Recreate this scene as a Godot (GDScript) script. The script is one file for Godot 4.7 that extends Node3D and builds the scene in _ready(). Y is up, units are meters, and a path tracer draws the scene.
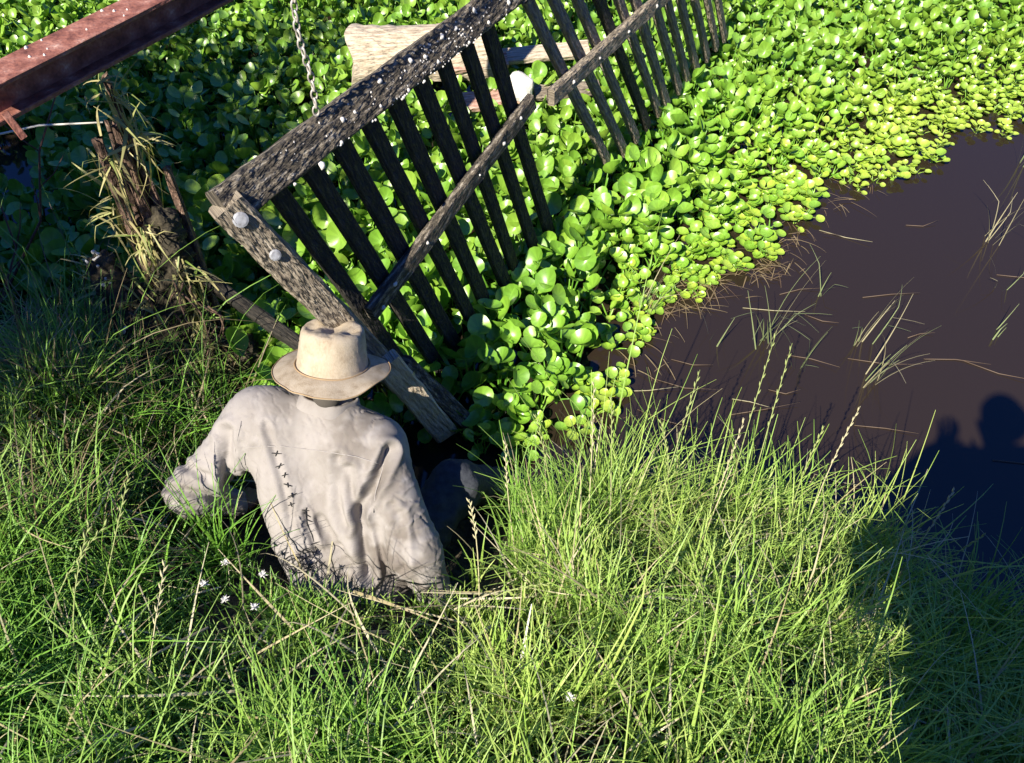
extends Node3D
# A man sits on a grassy bank beside a timber flood rack choked with water hyacinth.

var rng := RandomNumberGenerator.new()
var M := {}
var used := {}

const SHORE := [Vector2(-3.29, -2.39), Vector2(-2.41, -2.36), Vector2(-1.71, -2.3), Vector2(-1.25, -2.11), Vector2(-1.04, -1.85), Vector2(-0.7, -1.56), Vector2(-0.29, -1.43), Vector2(0.03, -1.5), Vector2(0.39, -1.52), Vector2(0.82, -1.47), Vector2(1.15, -1.33), Vector2(1.34, -1.13), Vector2(1.69, -1.0), Vector2(2.29, -0.89)]
const OPEN := [Vector2(9.0, -6.2), Vector2(4.28, -4.28), Vector2(2.81, -3.89), Vector2(2.47, -3.85), Vector2(2.17, -3.52), Vector2(1.82, -3.37), Vector2(1.44, -3.16), Vector2(1.28, -2.91), Vector2(1.16, -2.75), Vector2(0.94, -2.7), Vector2(0.79, -2.59), Vector2(0.61, -2.54), Vector2(0.53, -2.24), Vector2(0.35, -2.0), Vector2(0.3, -1.85), Vector2(0.13, -1.78), Vector2(-0.04, -1.71), Vector2(-0.15, -1.6), Vector2(-0.15, -1.2), Vector2(9.0, 1.0)]
const HOLE := [Vector2(-3.3, -3.73), Vector2(-2.78, -3.77), Vector2(-2.54, -3.73), Vector2(-2.4, -3.5), Vector2(-2.39, -3.25), Vector2(-2.53, -3.17), Vector2(-3.3, -3.13)]
var land := PackedVector2Array()
var open_water := PackedVector2Array()
var hole := PackedVector2Array()
var field := FastNoiseLite.new()

const A0 := Vector3(-0.681, 1.38, -1.53)          # near end of the rack's top rail
const TD := Vector3(0.513, 0.0, -0.859)           # along the rack
const SD := Vector3(0.215, -0.952, -0.219)        # down its slats
var GN := TD.cross(SD).normalized() * -1.0        # out of its face, towards the open water

# ------------------------------------------------------------------ helpers
func v3(a) -> Vector3: return Vector3(a[0], a[1], a[2])

func numbered(called: String) -> String:
	var n: int = used.get(called, -1) + 1
	used[called] = n
	return called if n == 0 else "%s_%03d" % [called, n]

func tag(o: Node, label: String, category: String, group := "", kind := "") -> Node:
	if label: o.set_meta("label", label)
	if category: o.set_meta("category", category)
	if group: o.set_meta("group", group)
	if kind: o.set_meta("kind", kind)
	return o

func thing(called: String, label: String, category: String, at := Vector3.ZERO, group := "", kind := "") -> Node3D:
	var o := Node3D.new()
	o.name = numbered(called)
	add_child(o)
	o.position = at
	tag(o, label, category, group, kind)
	return o

func part(called: String, mesh: Mesh, mat: Material, parent: Node, xf := Transform3D()) -> MeshInstance3D:
	var o := MeshInstance3D.new()
	o.mesh = mesh
	if mat: o.material_override = mat
	o.transform = xf
	if parent == self:
		o.name = numbered(called)
		add_child(o)
	else:
		o.name = called
		parent.add_child(o, true)
	return o

func quad(st: SurfaceTool, a: Vector3, b: Vector3, c: Vector3, d: Vector3) -> void:
	for p in [a, b, c, a, c, d]: st.add_vertex(p)

func begin(smooth := true) -> SurfaceTool:
	var st := SurfaceTool.new()
	st.begin(Mesh.PRIMITIVE_TRIANGLES)
	st.set_smooth_group(0 if smooth else -1)
	return st

func done(st: SurfaceTool) -> ArrayMesh:
	st.generate_normals()
	return st.commit()

func noise(s: int, freq: float, octaves := 4) -> FastNoiseLite:
	var n := FastNoiseLite.new()
	n.seed = s
	n.frequency = freq
	n.noise_type = FastNoiseLite.TYPE_SIMPLEX_SMOOTH
	n.fractal_octaves = octaves
	return n

# a seamless noise picture coloured through a ramp of [place, colour (linear)]
func ramp_tex(size: int, s: int, freq: float, octaves: int, ramp: Array, fine := 0.0) -> ImageTexture:
	var img := noise(s, freq, octaves).get_seamless_image(size, size)
	img.convert(Image.FORMAT_L8)
	var img2 := noise(s + 7, freq * 6.0, 3).get_seamless_image(size, size)
	img2.convert(Image.FORMAT_L8)
	var a := img.get_data()
	var b := img2.get_data()
	var lut := []
	for i in 256:
		var t := i / 255.0
		var c: Color = ramp[-1][1]
		for k in ramp.size() - 1:
			if t <= ramp[k + 1][0]:
				c = (ramp[k][1] as Color).lerp(ramp[k + 1][1], clampf((t - ramp[k][0]) / (ramp[k + 1][0] - ramp[k][0]), 0, 1))
				break
		lut.append(c.linear_to_srgb())
	var out := PackedByteArray()
	out.resize(size * size * 3)
	for i in size * size:
		var c: Color = lut[clampi(int(a[i] + (b[i] - 128) * fine), 0, 255)]
		out[i * 3] = c.r8
		out[i * 3 + 1] = c.g8
		out[i * 3 + 2] = c.b8
	return ImageTexture.create_from_image(Image.create_from_data(size, size, false, Image.FORMAT_RGB8, out))

func bump_tex(size: int, s: int, freq: float, octaves: int, strength: float) -> ImageTexture:
	var img := noise(s, freq, octaves).get_seamless_image(size, size)
	img.convert(Image.FORMAT_RGBA8)
	img.bump_map_to_normal_map(strength)
	return ImageTexture.create_from_image(img)

func mat(tex: Texture2D, rough: float, scale := Vector3.ONE, tri := false, nrm: Texture2D = null, ns := 1.0) -> StandardMaterial3D:
	var m := StandardMaterial3D.new()
	if tex: m.albedo_texture = tex
	m.roughness = rough
	m.uv1_scale = scale
	m.uv1_triplanar = tri
	if nrm:
		m.normal_enabled = true
		m.normal_texture = nrm
		m.normal_scale = ns
	return m

func lin(r: float, g: float, b: float) -> Color: return Color(r, g, b).linear_to_srgb()

# a sawn, weathered timber along +Y: width in x, thickness in z, chamfered, its faces a little uneven
func timber(L: float, w: float, t: float, segs: int, rough: float, s: int, taper := 1.0, bow := 0.0) -> ArrayMesh:
	var st := begin(false)
	var n := noise(s, 9.0, 3)
	var c := minf(w, t) * 0.16
	var prof := [Vector2(-w / 2 + c, -t / 2), Vector2(w / 2 - c, -t / 2), Vector2(w / 2, -t / 2 + c), Vector2(w / 2, t / 2 - c), Vector2(w / 2 - c, t / 2), Vector2(-w / 2 + c, t / 2), Vector2(-w / 2, t / 2 - c), Vector2(-w / 2, -t / 2 + c)]
	var rings := []
	for i in segs + 1:
		var f := float(i) / segs
		var y := L * f
		var ring := []
		for k in 8:
			var p: Vector2 = prof[k] * lerpf(1.0, taper, f)
			var d := 1.0 + rough * n.get_noise_3d(p.x * 1.5, y, p.y * 1.5 + k * 0.7)
			var e := 0.0
			if i == 0 or i == segs: e = rough * 0.06 * n.get_noise_2d(k * 3.1, f * 5.0 + 2.0)
			ring.append(Vector3(p.x * d, y + e, p.y * d + bow * sin(PI * f)))
		rings.append(ring)
	var per := 0.0
	for k in 8:
		var k2 := (k + 1) % 8
		var w2: float = (prof[k] as Vector2).distance_to(prof[k2])
		for i in segs:
			var y0 := L * i / segs
			var y1 := L * (i + 1) / segs
			var P := [rings[i][k], rings[i][k2], rings[i + 1][k2], rings[i + 1][k]]
			var U := [Vector2(per, y0), Vector2(per + w2, y0), Vector2(per + w2, y1), Vector2(per, y1)]
			for j in [0, 1, 2, 0, 2, 3]:
				st.set_uv(U[j])
				st.add_vertex(P[j])
		per += w2
	for e in [0, segs]:
		var mid := Vector3.ZERO
		for p in rings[e]: mid += p / 8.0
		for k in 8:
			var a: Vector3 = rings[e][k]
			var b: Vector3 = rings[e][(k + 1) % 8]
			var tri := [mid, b, a] if e == 0 else [mid, a, b]
			for p in tri:
				st.set_uv(Vector2(p.x * 2.0, p.z * 0.2))
				st.add_vertex(p)
	return done(st)

# a frame whose y runs along d and whose z is as near n as it can be
func along(o: Vector3, d: Vector3, n: Vector3) -> Transform3D:
	var y := d.normalized()
	var x := y.cross(n).normalized()
	return Transform3D(Basis(x, y, x.cross(y)), o)

func tube(st: SurfaceTool, pts: Array, radii: Array, sides := 6, cap := true) -> void:
	var rings := []
	var up := Vector3.UP
	for i in pts.size():
		var d: Vector3 = (pts[mini(i + 1, pts.size() - 1)] - pts[maxi(i - 1, 0)])
		d = d.normalized()
		var x := d.cross(up)
		if x.length() < 0.05: x = d.cross(Vector3.RIGHT)
		x = x.normalized()
		var z := x.cross(d)
		up = z if absf(z.dot(d)) < 0.5 else up
		var ring := []
		for k in sides:
			var a := TAU * k / sides
			ring.append(pts[i] + (x * cos(a) + z * sin(a)) * radii[i])
		rings.append(ring)
	for i in pts.size() - 1:
		for k in sides:
			var k2 := (k + 1) % sides
			quad(st, rings[i][k], rings[i + 1][k], rings[i + 1][k2], rings[i][k2])
	if cap:
		for e in [0, pts.size() - 1]:
			for k in sides:
				var a: Vector3 = rings[e][k]
				var b: Vector3 = rings[e][(k + 1) % sides]
				st.add_vertex(pts[e]); st.add_vertex(a if e == 0 else b); st.add_vertex(b if e == 0 else a)

# ------------------------------------------------------------------ the lie of the land
func seg_dist(p: Vector2, line: Array) -> float:
	var best := 1e9
	for i in line.size() - 1:
		best = minf(best, p.distance_squared_to(Geometry2D.get_closest_point_to_segment(p, line[i], line[i + 1])))
	return sqrt(best)

func shore_d(x: float, z: float) -> float:      # metres inland, negative over water
	var p := Vector2(x, z)
	var d := seg_dist(p, land_line)
	return d if Geometry2D.is_point_in_polygon(p, land) else -d

var land_line := []

func bank_h(x: float, z: float) -> float:
	var d := shore_d(x, z)
	var n := field.get_noise_2d(x * 1.0, z * 1.0)
	if d < 0.0: return maxf(-0.6, d * 1.3)
	return 0.06 * smoothstep(0.0, 0.05, d) + 0.42 * smoothstep(0.0, 0.85, d) + 0.47 * smoothstep(0.75, 1.9, d) + 0.05 * n * smoothstep(0.0, 0.2, d)

# ------------------------------------------------------------------ soft bodies: capsules joined smoothly, meshed as surface nets
func cap_field(p: Vector3, bones: Array, k: float) -> float:
	var r := 1e3
	for b in bones:
		var a: Vector3 = b[0]
		var ab: Vector3 = b[1] - a
		var h := clampf((p - a).dot(ab) / maxf(ab.length_squared(), 1e-9), 0.0, 1.0)
		var d: float = p.distance_to(a + ab * h) - lerpf(b[2], b[3], h)
		var m := maxf(k - absf(r - d), 0.0) / k
		r = minf(r, d) - m * m * k * 0.25
	return r

var clump_noise := noise(61, 14.0, 4)
var leg_noise := noise(75, 10.0, 3)

func finish_point(finish: String, p: Vector3, n: Vector3) -> Vector3:
	if finish == "shirt": return shirt_shape(p, n)
	if finish == "clump": return p + n * (0.035 * clump_noise.get_noise_3dv(p) + 0.02 * clump_noise.get_noise_3dv(p * 3.3))
	return p + n * (0.010 * leg_noise.get_noise_3dv(p) + 0.005 * leg_noise.get_noise_3dv(p * 2.7))

func nets(st: SurfaceTool, bones: Array, k: float, cell: float, finish := "") -> void:
	var lo := Vector3.ONE * 1e3
	var hi := -lo
	for b in bones:
		for e in 2:
			var r: float = b[2 + e] + cell * 3.0
			lo = lo.min(b[e] - Vector3.ONE * r)
			hi = hi.max(b[e] + Vector3.ONE * r)
	var B := 4
	var nb := Vector3i(((hi - lo) / (cell * B)).ceil())
	var N := nb * B + Vector3i.ONE
	var val := PackedFloat32Array()
	val.resize(N.x * N.y * N.z)
	val.fill(1.0)
	var sx := 1
	var sy := N.x
	var sz := N.x * N.y
	var blocks := []
	for bz in nb.z:
		for by in nb.y:
			for bx in nb.x:
				var c := lo + (Vector3(bx, by, bz) + Vector3.ONE * 0.5) * cell * B
				var d := cap_field(c, bones, k)
				if absf(d) < cell * B * 1.1:
					blocks.append(Vector3i(bx, by, bz))
				elif d < 0.0:
					for z in range(bz * B, bz * B + B + 1):
						for y in range(by * B, by * B + B + 1):
							for x in range(bx * B, bx * B + B + 1):
								if val[x + y * sy + z * sz] == 1.0: val[x + y * sy + z * sz] = -1.0
	var got := {}
	for b in blocks:
		for z in range(b.z * B, b.z * B + B + 1):
			for y in range(b.y * B, b.y * B + B + 1):
				for x in range(b.x * B, b.x * B + B + 1):
					var i: int = x + y * sy + z * sz
					if got.has(i): continue
					got[i] = true
					val[i] = cap_field(lo + Vector3(x, y, z) * cell, bones, k)
	var vid := {}
	var verts := []
	for b in blocks:
		for z in range(b.z * B, b.z * B + B):
			for y in range(b.y * B, b.y * B + B):
				for x in range(b.x * B, b.x * B + B):
					var i: int = x + y * sy + z * sz
					var s := 0
					var v := []
					for c in 8:
						var q: float = val[i + (c & 1) + ((c >> 1) & 1) * sy + ((c >> 2) & 1) * sz]
						v.append(q)
						if q < 0.0: s += 1
					if s == 0 or s == 8: continue
					var acc := Vector3.ZERO
					var cnt := 0
					for c in 8:
						for ax in 3:
							var c2 := c | (1 << ax)
							if c2 == c: continue
							if (v[c] < 0.0) != (v[c2] < 0.0):
								var t: float = v[c] / (v[c] - v[c2])
								var pa := Vector3(c & 1, (c >> 1) & 1, (c >> 2) & 1)
								var pb := Vector3(c2 & 1, (c2 >> 1) & 1, (c2 >> 2) & 1)
								acc += pa.lerp(pb, t)
								cnt += 1
					var g := Vector3((v[1] + v[3] + v[5] + v[7]) - (v[0] + v[2] + v[4] + v[6]), (v[2] + v[3] + v[6] + v[7]) - (v[0] + v[1] + v[4] + v[5]), (v[4] + v[5] + v[6] + v[7]) - (v[0] + v[1] + v[2] + v[3])).normalized()
					var p := lo + (Vector3(x, y, z) + acc / cnt) * cell
					vid[i] = verts.size()
					verts.append([p, g])
	for e in verts:
		if finish: e[0] = finish_point(finish, e[0], e[1])
	for i in vid:
		var z: int = i / sz
		var y: int = (i % sz) / sy
		var x: int = i % sy
		var here: float = val[i]
		var axes := [[sx, sy, sz, y, z], [sy, sz, sx, z, x], [sz, sx, sy, x, y]]
		for a in axes:
			if a[3] == 0 or a[4] == 0: continue
			var there: float = val[i + a[0]]
			if (here < 0.0) == (there < 0.0): continue
			var q := [i, i - a[1], i - a[1] - a[2], i - a[2]]
			if not (vid.has(q[1]) and vid.has(q[2]) and vid.has(q[3])): continue
			if here < 0.0: q = [q[0], q[3], q[2], q[1]]
			for j in [0, 1, 2, 0, 2, 3]:
				var e: Array = verts[vid[q[j]]]
				if finish == "shirt": st.set_color(shirt_paint(e[0]))
				st.add_vertex(e[0])

# ------------------------------------------------------------------ start
func _ready() -> void:
	rng.seed = 20240
	# camera
	var cam := Camera3D.new()
	cam.name = "camera"
	add_child(cam)
	cam.position = Vector3(0, 2.5, 0)
	cam.rotation_degrees = Vector3(-50, 0, 0)
	cam.fov = 51.0
	cam.near = 0.05
	cam.far = 400.0
	cam.current = true
	# sky and air
	var env := Environment.new()
	env.background_mode = Environment.BG_SKY
	var sky := Sky.new()
	var sm := ProceduralSkyMaterial.new()
	sm.sky_top_color = Color(0.16, 0.34, 0.68)
	sm.sky_horizon_color = Color(0.55, 0.68, 0.84)
	sm.sky_curve = 0.12
	sm.ground_bottom_color = Color(0.2, 0.22, 0.16)
	sm.ground_horizon_color = Color(0.5, 0.58, 0.62)
	sky.sky_material = sm
	env.sky = sky
	env.background_energy_multiplier = 0.55
	env.tonemap_mode = Environment.TONE_MAPPER_LINEAR
	env.tonemap_exposure = 1.85
	env.sdfgi_enabled = true
	env.ssao_enabled = true
	env.ssil_enabled = true
	var we := WorldEnvironment.new()
	we.name = "environment"
	we.environment = env
	add_child(we)
	# sun: behind the camera's left shoulder
	var sun := DirectionalLight3D.new()
	sun.name = "sun"
	add_child(sun)
	var to_sun := Vector3(-0.394, 0.669, 0.630)
	sun.look_at_from_position(to_sun * 20.0, Vector3.ZERO)
	sun.light_energy = 1.6
	sun.light_color = Color(1.0, 0.965, 0.9)
	sun.light_angular_distance = 0.5
	sun.shadow_enabled = true

	field = noise(3, 0.9, 3)
	land_line = [Vector2(-80, -2.6)] + SHORE + [Vector2(80, -0.4)]
	land = PackedVector2Array(land_line + [Vector2(80, 80), Vector2(-80, 80)])
	open_water = PackedVector2Array(OPEN)
	hole = PackedVector2Array(HOLE)
	make_materials()
	make_ground()
	make_water()
	make_rack()
	make_chain()
	make_beam()
	make_post()
	make_debris()
	make_man()
	make_hyacinth()
	make_grass()
	make_stalks()
	make_reeds()
	make_small()
	make_surroundings()

# ------------------------------------------------------------------ materials
func make_materials() -> void:
	var wn := bump_tex(256, 41, 0.05, 4, 8.0)
	M.dark_wood = mat(ramp_tex(256, 11, 0.03, 5, [[0.0, Color(0.008, 0.0075, 0.006)], [0.5, Color(0.02, 0.018, 0.014)], [0.78, Color(0.045, 0.038, 0.028)], [1.0, Color(0.12, 0.095, 0.068)]], 0.5), 0.85, Vector3(9, 1.3, 1), false, wn, 1.0)
	M.rail_wood = mat(ramp_tex(256, 12, 0.03, 5, [[0.0, Color(0.02, 0.018, 0.014)], [0.45, Color(0.07, 0.058, 0.043)], [0.72, Color(0.19, 0.16, 0.12)], [1.0, Color(0.38, 0.35, 0.3)]], 0.6), 0.9, Vector3(7, 1.6, 1), false, wn, 1.0)
	M.grey_wood = mat(ramp_tex(256, 13, 0.03, 5, [[0.0, Color(0.07, 0.055, 0.04)], [0.45, Color(0.2, 0.165, 0.12)], [0.8, Color(0.34, 0.29, 0.22)], [1.0, Color(0.45, 0.4, 0.32)]], 0.5), 0.9, Vector3(9, 1.2, 1), false, wn, 1.0)
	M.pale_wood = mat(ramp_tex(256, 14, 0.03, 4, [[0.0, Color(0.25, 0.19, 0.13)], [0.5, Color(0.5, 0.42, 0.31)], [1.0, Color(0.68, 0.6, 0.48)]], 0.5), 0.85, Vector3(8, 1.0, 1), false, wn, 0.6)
	M.pink_wood = mat(ramp_tex(256, 15, 0.03, 4, [[0.0, Color(0.22, 0.1, 0.07)], [0.5, Color(0.45, 0.27, 0.2)], [1.0, Color(0.6, 0.48, 0.4)]], 0.5), 0.85, Vector3(8, 1.0, 1), false, wn, 0.6)
	M.rust = mat(ramp_tex(256, 16, 0.02, 5, [[0.0, Color(0.12, 0.04, 0.028)], [0.5, Color(0.27, 0.105, 0.075)], [0.8, Color(0.36, 0.17, 0.13)], [1.0, Color(0.5, 0.34, 0.28)]], 0.35), 0.7, Vector3(2.5, 2.5, 2.5), true, bump_tex(256, 42, 0.06, 4, 4.0), 0.5)
	M.bark = mat(ramp_tex(256, 17, 0.03, 5, [[0.0, Color(0.025, 0.016, 0.011)], [0.5, Color(0.11, 0.066, 0.045)], [0.8, Color(0.24, 0.155, 0.11)], [1.0, Color(0.42, 0.33, 0.25)]], 0.5), 0.95, Vector3(6, 2, 6), true, wn, 1.2)
	M.soil = mat(ramp_tex(256, 18, 0.03, 5, [[0.0, Color(0.018, 0.015, 0.01)], [0.5, Color(0.05, 0.042, 0.026)], [1.0, Color(0.11, 0.09, 0.055)]], 0.5), 0.95, Vector3(2, 2, 2), true, bump_tex(256, 43, 0.05, 5, 10.0), 1.0)
	M.white = mat(ramp_tex(128, 19, 0.05, 4, [[0.0, Color(0.5, 0.47, 0.42)], [1.0, Color(0.8, 0.79, 0.76)]], 0.4), 0.9, Vector3(6, 6, 6), true)
	M.bolt = mat(ramp_tex(128, 20, 0.05, 4, [[0.0, Color(0.14, 0.13, 0.13)], [0.5, Color(0.36, 0.37, 0.4)], [1.0, Color(0.5, 0.52, 0.56)]], 0.4), 0.6, Vector3(9, 9, 9), true)
	M.bolt.metallic = 0.2
	M.steel = mat(ramp_tex(128, 21, 0.05, 4, [[0.0, Color(0.35, 0.31, 0.26)], [1.0, Color(0.66, 0.63, 0.58)]], 0.4), 0.55, Vector3(9, 9, 9), true)
	M.steel.metallic = 0.25
	M.shirt = mat(ramp_tex(512, 22, 0.012, 5, [[0.0, Color(0.78, 0.76, 0.75)], [0.35, Color(0.92, 0.91, 0.9)], [1.0, Color(1, 1, 1)]], 0.25), 0.92, Vector3(5, 5, 5), true, bump_tex(512, 44, 0.3, 2, 2.0), 0.12)
	M.shirt.vertex_color_use_as_albedo = true
	M.trousers = mat(ramp_tex(256, 23, 0.03, 5, [[0.0, Color(0.02, 0.024, 0.032)], [1.0, Color(0.06, 0.067, 0.082)]], 0.4), 0.85, Vector3(4, 4, 4), true, bump_tex(256, 45, 0.1, 3, 3.0), 0.4)
	M.skin = StandardMaterial3D.new()
	M.skin.albedo_color = lin(0.22, 0.11, 0.07)
	M.skin.roughness = 0.55
	M.skin.subsurf_scatter_enabled = true
	M.skin.subsurf_scatter_strength = 0.1
	M.hair = StandardMaterial3D.new()
	M.hair.albedo_color = lin(0.08, 0.07, 0.06)
	M.hat = mat(ramp_tex(256, 24, 0.02, 5, [[0.0, Color(0.25, 0.19, 0.125)], [0.4, Color(0.42, 0.345, 0.25)], [1.0, Color(0.52, 0.45, 0.35)]], 0.45), 0.95, Vector3(4, 4, 4), true, bump_tex(256, 46, 0.25, 2, 3.0), 0.3)
	M.hat_seam = mat(null, 0.9)
	M.hat_seam.albedo_color = lin(0.36, 0.25, 0.14)
	M.seam = mat(null, 0.95)
	M.seam.albedo_color = lin(0.33, 0.307, 0.297)
	M.thread = mat(null, 0.8)
	M.thread.albedo_color = lin(0.02, 0.02, 0.022)
	M.water = StandardMaterial3D.new()
	M.water.albedo_color = lin(0.0265, 0.0185, 0.0130)
	M.water.roughness = 0.06
	M.water.metallic_specular = 0.5
	M.water.uv1_scale = Vector3(0.7, 0.7, 0.7)
	M.water.uv1_triplanar = true
	M.water.normal_enabled = true
	M.water.normal_texture = bump_tex(256, 47, 0.012, 3, 1.2)
	M.water.normal_scale = 0.06
	M.blade = StandardMaterial3D.new()
	M.blade.vertex_color_use_as_albedo = true
	M.blade.roughness = 0.5
	M.blade.backlight_enabled = true
	M.blade.backlight = Color(0.6, 0.65, 0.35)
	M.leaf = M.blade.duplicate()
	M.leaf.roughness = 0.38
	M.leaf.metallic_specular = 0.8
	M.leaf.backlight = Color(0.45, 0.55, 0.2)
	M.leaf_tints = []
	for c in [Color(0.17, 0.37, 0.035), Color(0.22, 0.44, 0.04), Color(0.29, 0.5, 0.05), Color(0.4, 0.57, 0.06), Color(0.45, 0.59, 0.08)]:
		var m: StandardMaterial3D = M.leaf.duplicate()
		m.albedo_color = c.linear_to_srgb()
		M.leaf_tints.append(m)

# ------------------------------------------------------------------ ground and water
func make_ground() -> void:
	var xs := []
	var zs := []
	for i in range(-26, 0): xs.append(-3.2 - 0.02 * pow(-i, 2.5))
	for i in 107: xs.append(-3.2 + i * 0.06)
	for i in range(1, 27): xs.append(3.2 + 0.02 * pow(i, 2.5))
	for i in range(-26, 0): zs.append(-3.2 - 0.02 * pow(-i, 2.5))
	for i in 74: zs.append(-3.2 + i * 0.06)
	for i in range(1, 27): zs.append(1.2 + 0.02 * pow(i, 2.5))
	xs.sort()
	zs.sort()
	var st := begin()
	var P := []
	for z in zs:
		var row := []
		for x in xs:
			var y := bank_h(x, z) if absf(x) < 60 and absf(z) < 60 else (0.9 if z > 0 else -0.6)
			row.append(Vector3(x, y, z))
		P.append(row)
	for j in zs.size() - 1:
		for i in xs.size() - 1:
			quad(st, P[j][i], P[j][i + 1], P[j + 1][i + 1], P[j + 1][i])
	tag(part("ground", done(st), M.soil, self), "dark soil of the sloping bank under the grass", "ground", "", "structure")

func make_water() -> void:
	var pm := PlaneMesh.new()
	pm.size = Vector2(160, 160)
	tag(part("water", pm, M.water, self, Transform3D(Basis(), Vector3(0, 0, -30))), "still dark brown water of the pond", "water", "", "structure")

# ------------------------------------------------------------------ the rack
func rack_at(t: float, y: float, off := 0.0) -> Vector3:
	var q := A0 + TD * t
	var k := (A0.y - y) / 0.952
	# down the plane of the rack without moving along it
	var down := (SD - TD * SD.dot(TD)).normalized()
	return q + down * ((A0.y - y) / -down.y) + GN * off

func spots(pts: Array, s: int, lo := 0.004, hi := 0.011) -> ArrayMesh:
	var st := begin()
	rng.seed = s
	for e in pts:
		var p: Vector3 = e[0]
		var n: Vector3 = e[1]
		var r := rng.randf_range(lo, hi)
		var x := n.cross(Vector3(0.3, 0.9, 0.2)).normalized()
		var z := x.cross(n)
		var rim := []
		for k in 7:
			var a := TAU * k / 7
			rim.append(p + (x * cos(a) + z * sin(a)) * r * rng.randf_range(0.65, 1.25) - n * 0.003)
		var top := p + n * r * 0.75
		for k in 7:
			var m1: Vector3 = rim[k].lerp(p, 0.3) + n * r * 0.55
			var m2: Vector3 = rim[(k + 1) % 7].lerp(p, 0.3) + n * r * 0.55
			quad(st, rim[k], m1, m2, rim[(k + 1) % 7])
			st.add_vertex(top); st.add_vertex(m2); st.add_vertex(m1)
	return done(st)

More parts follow.
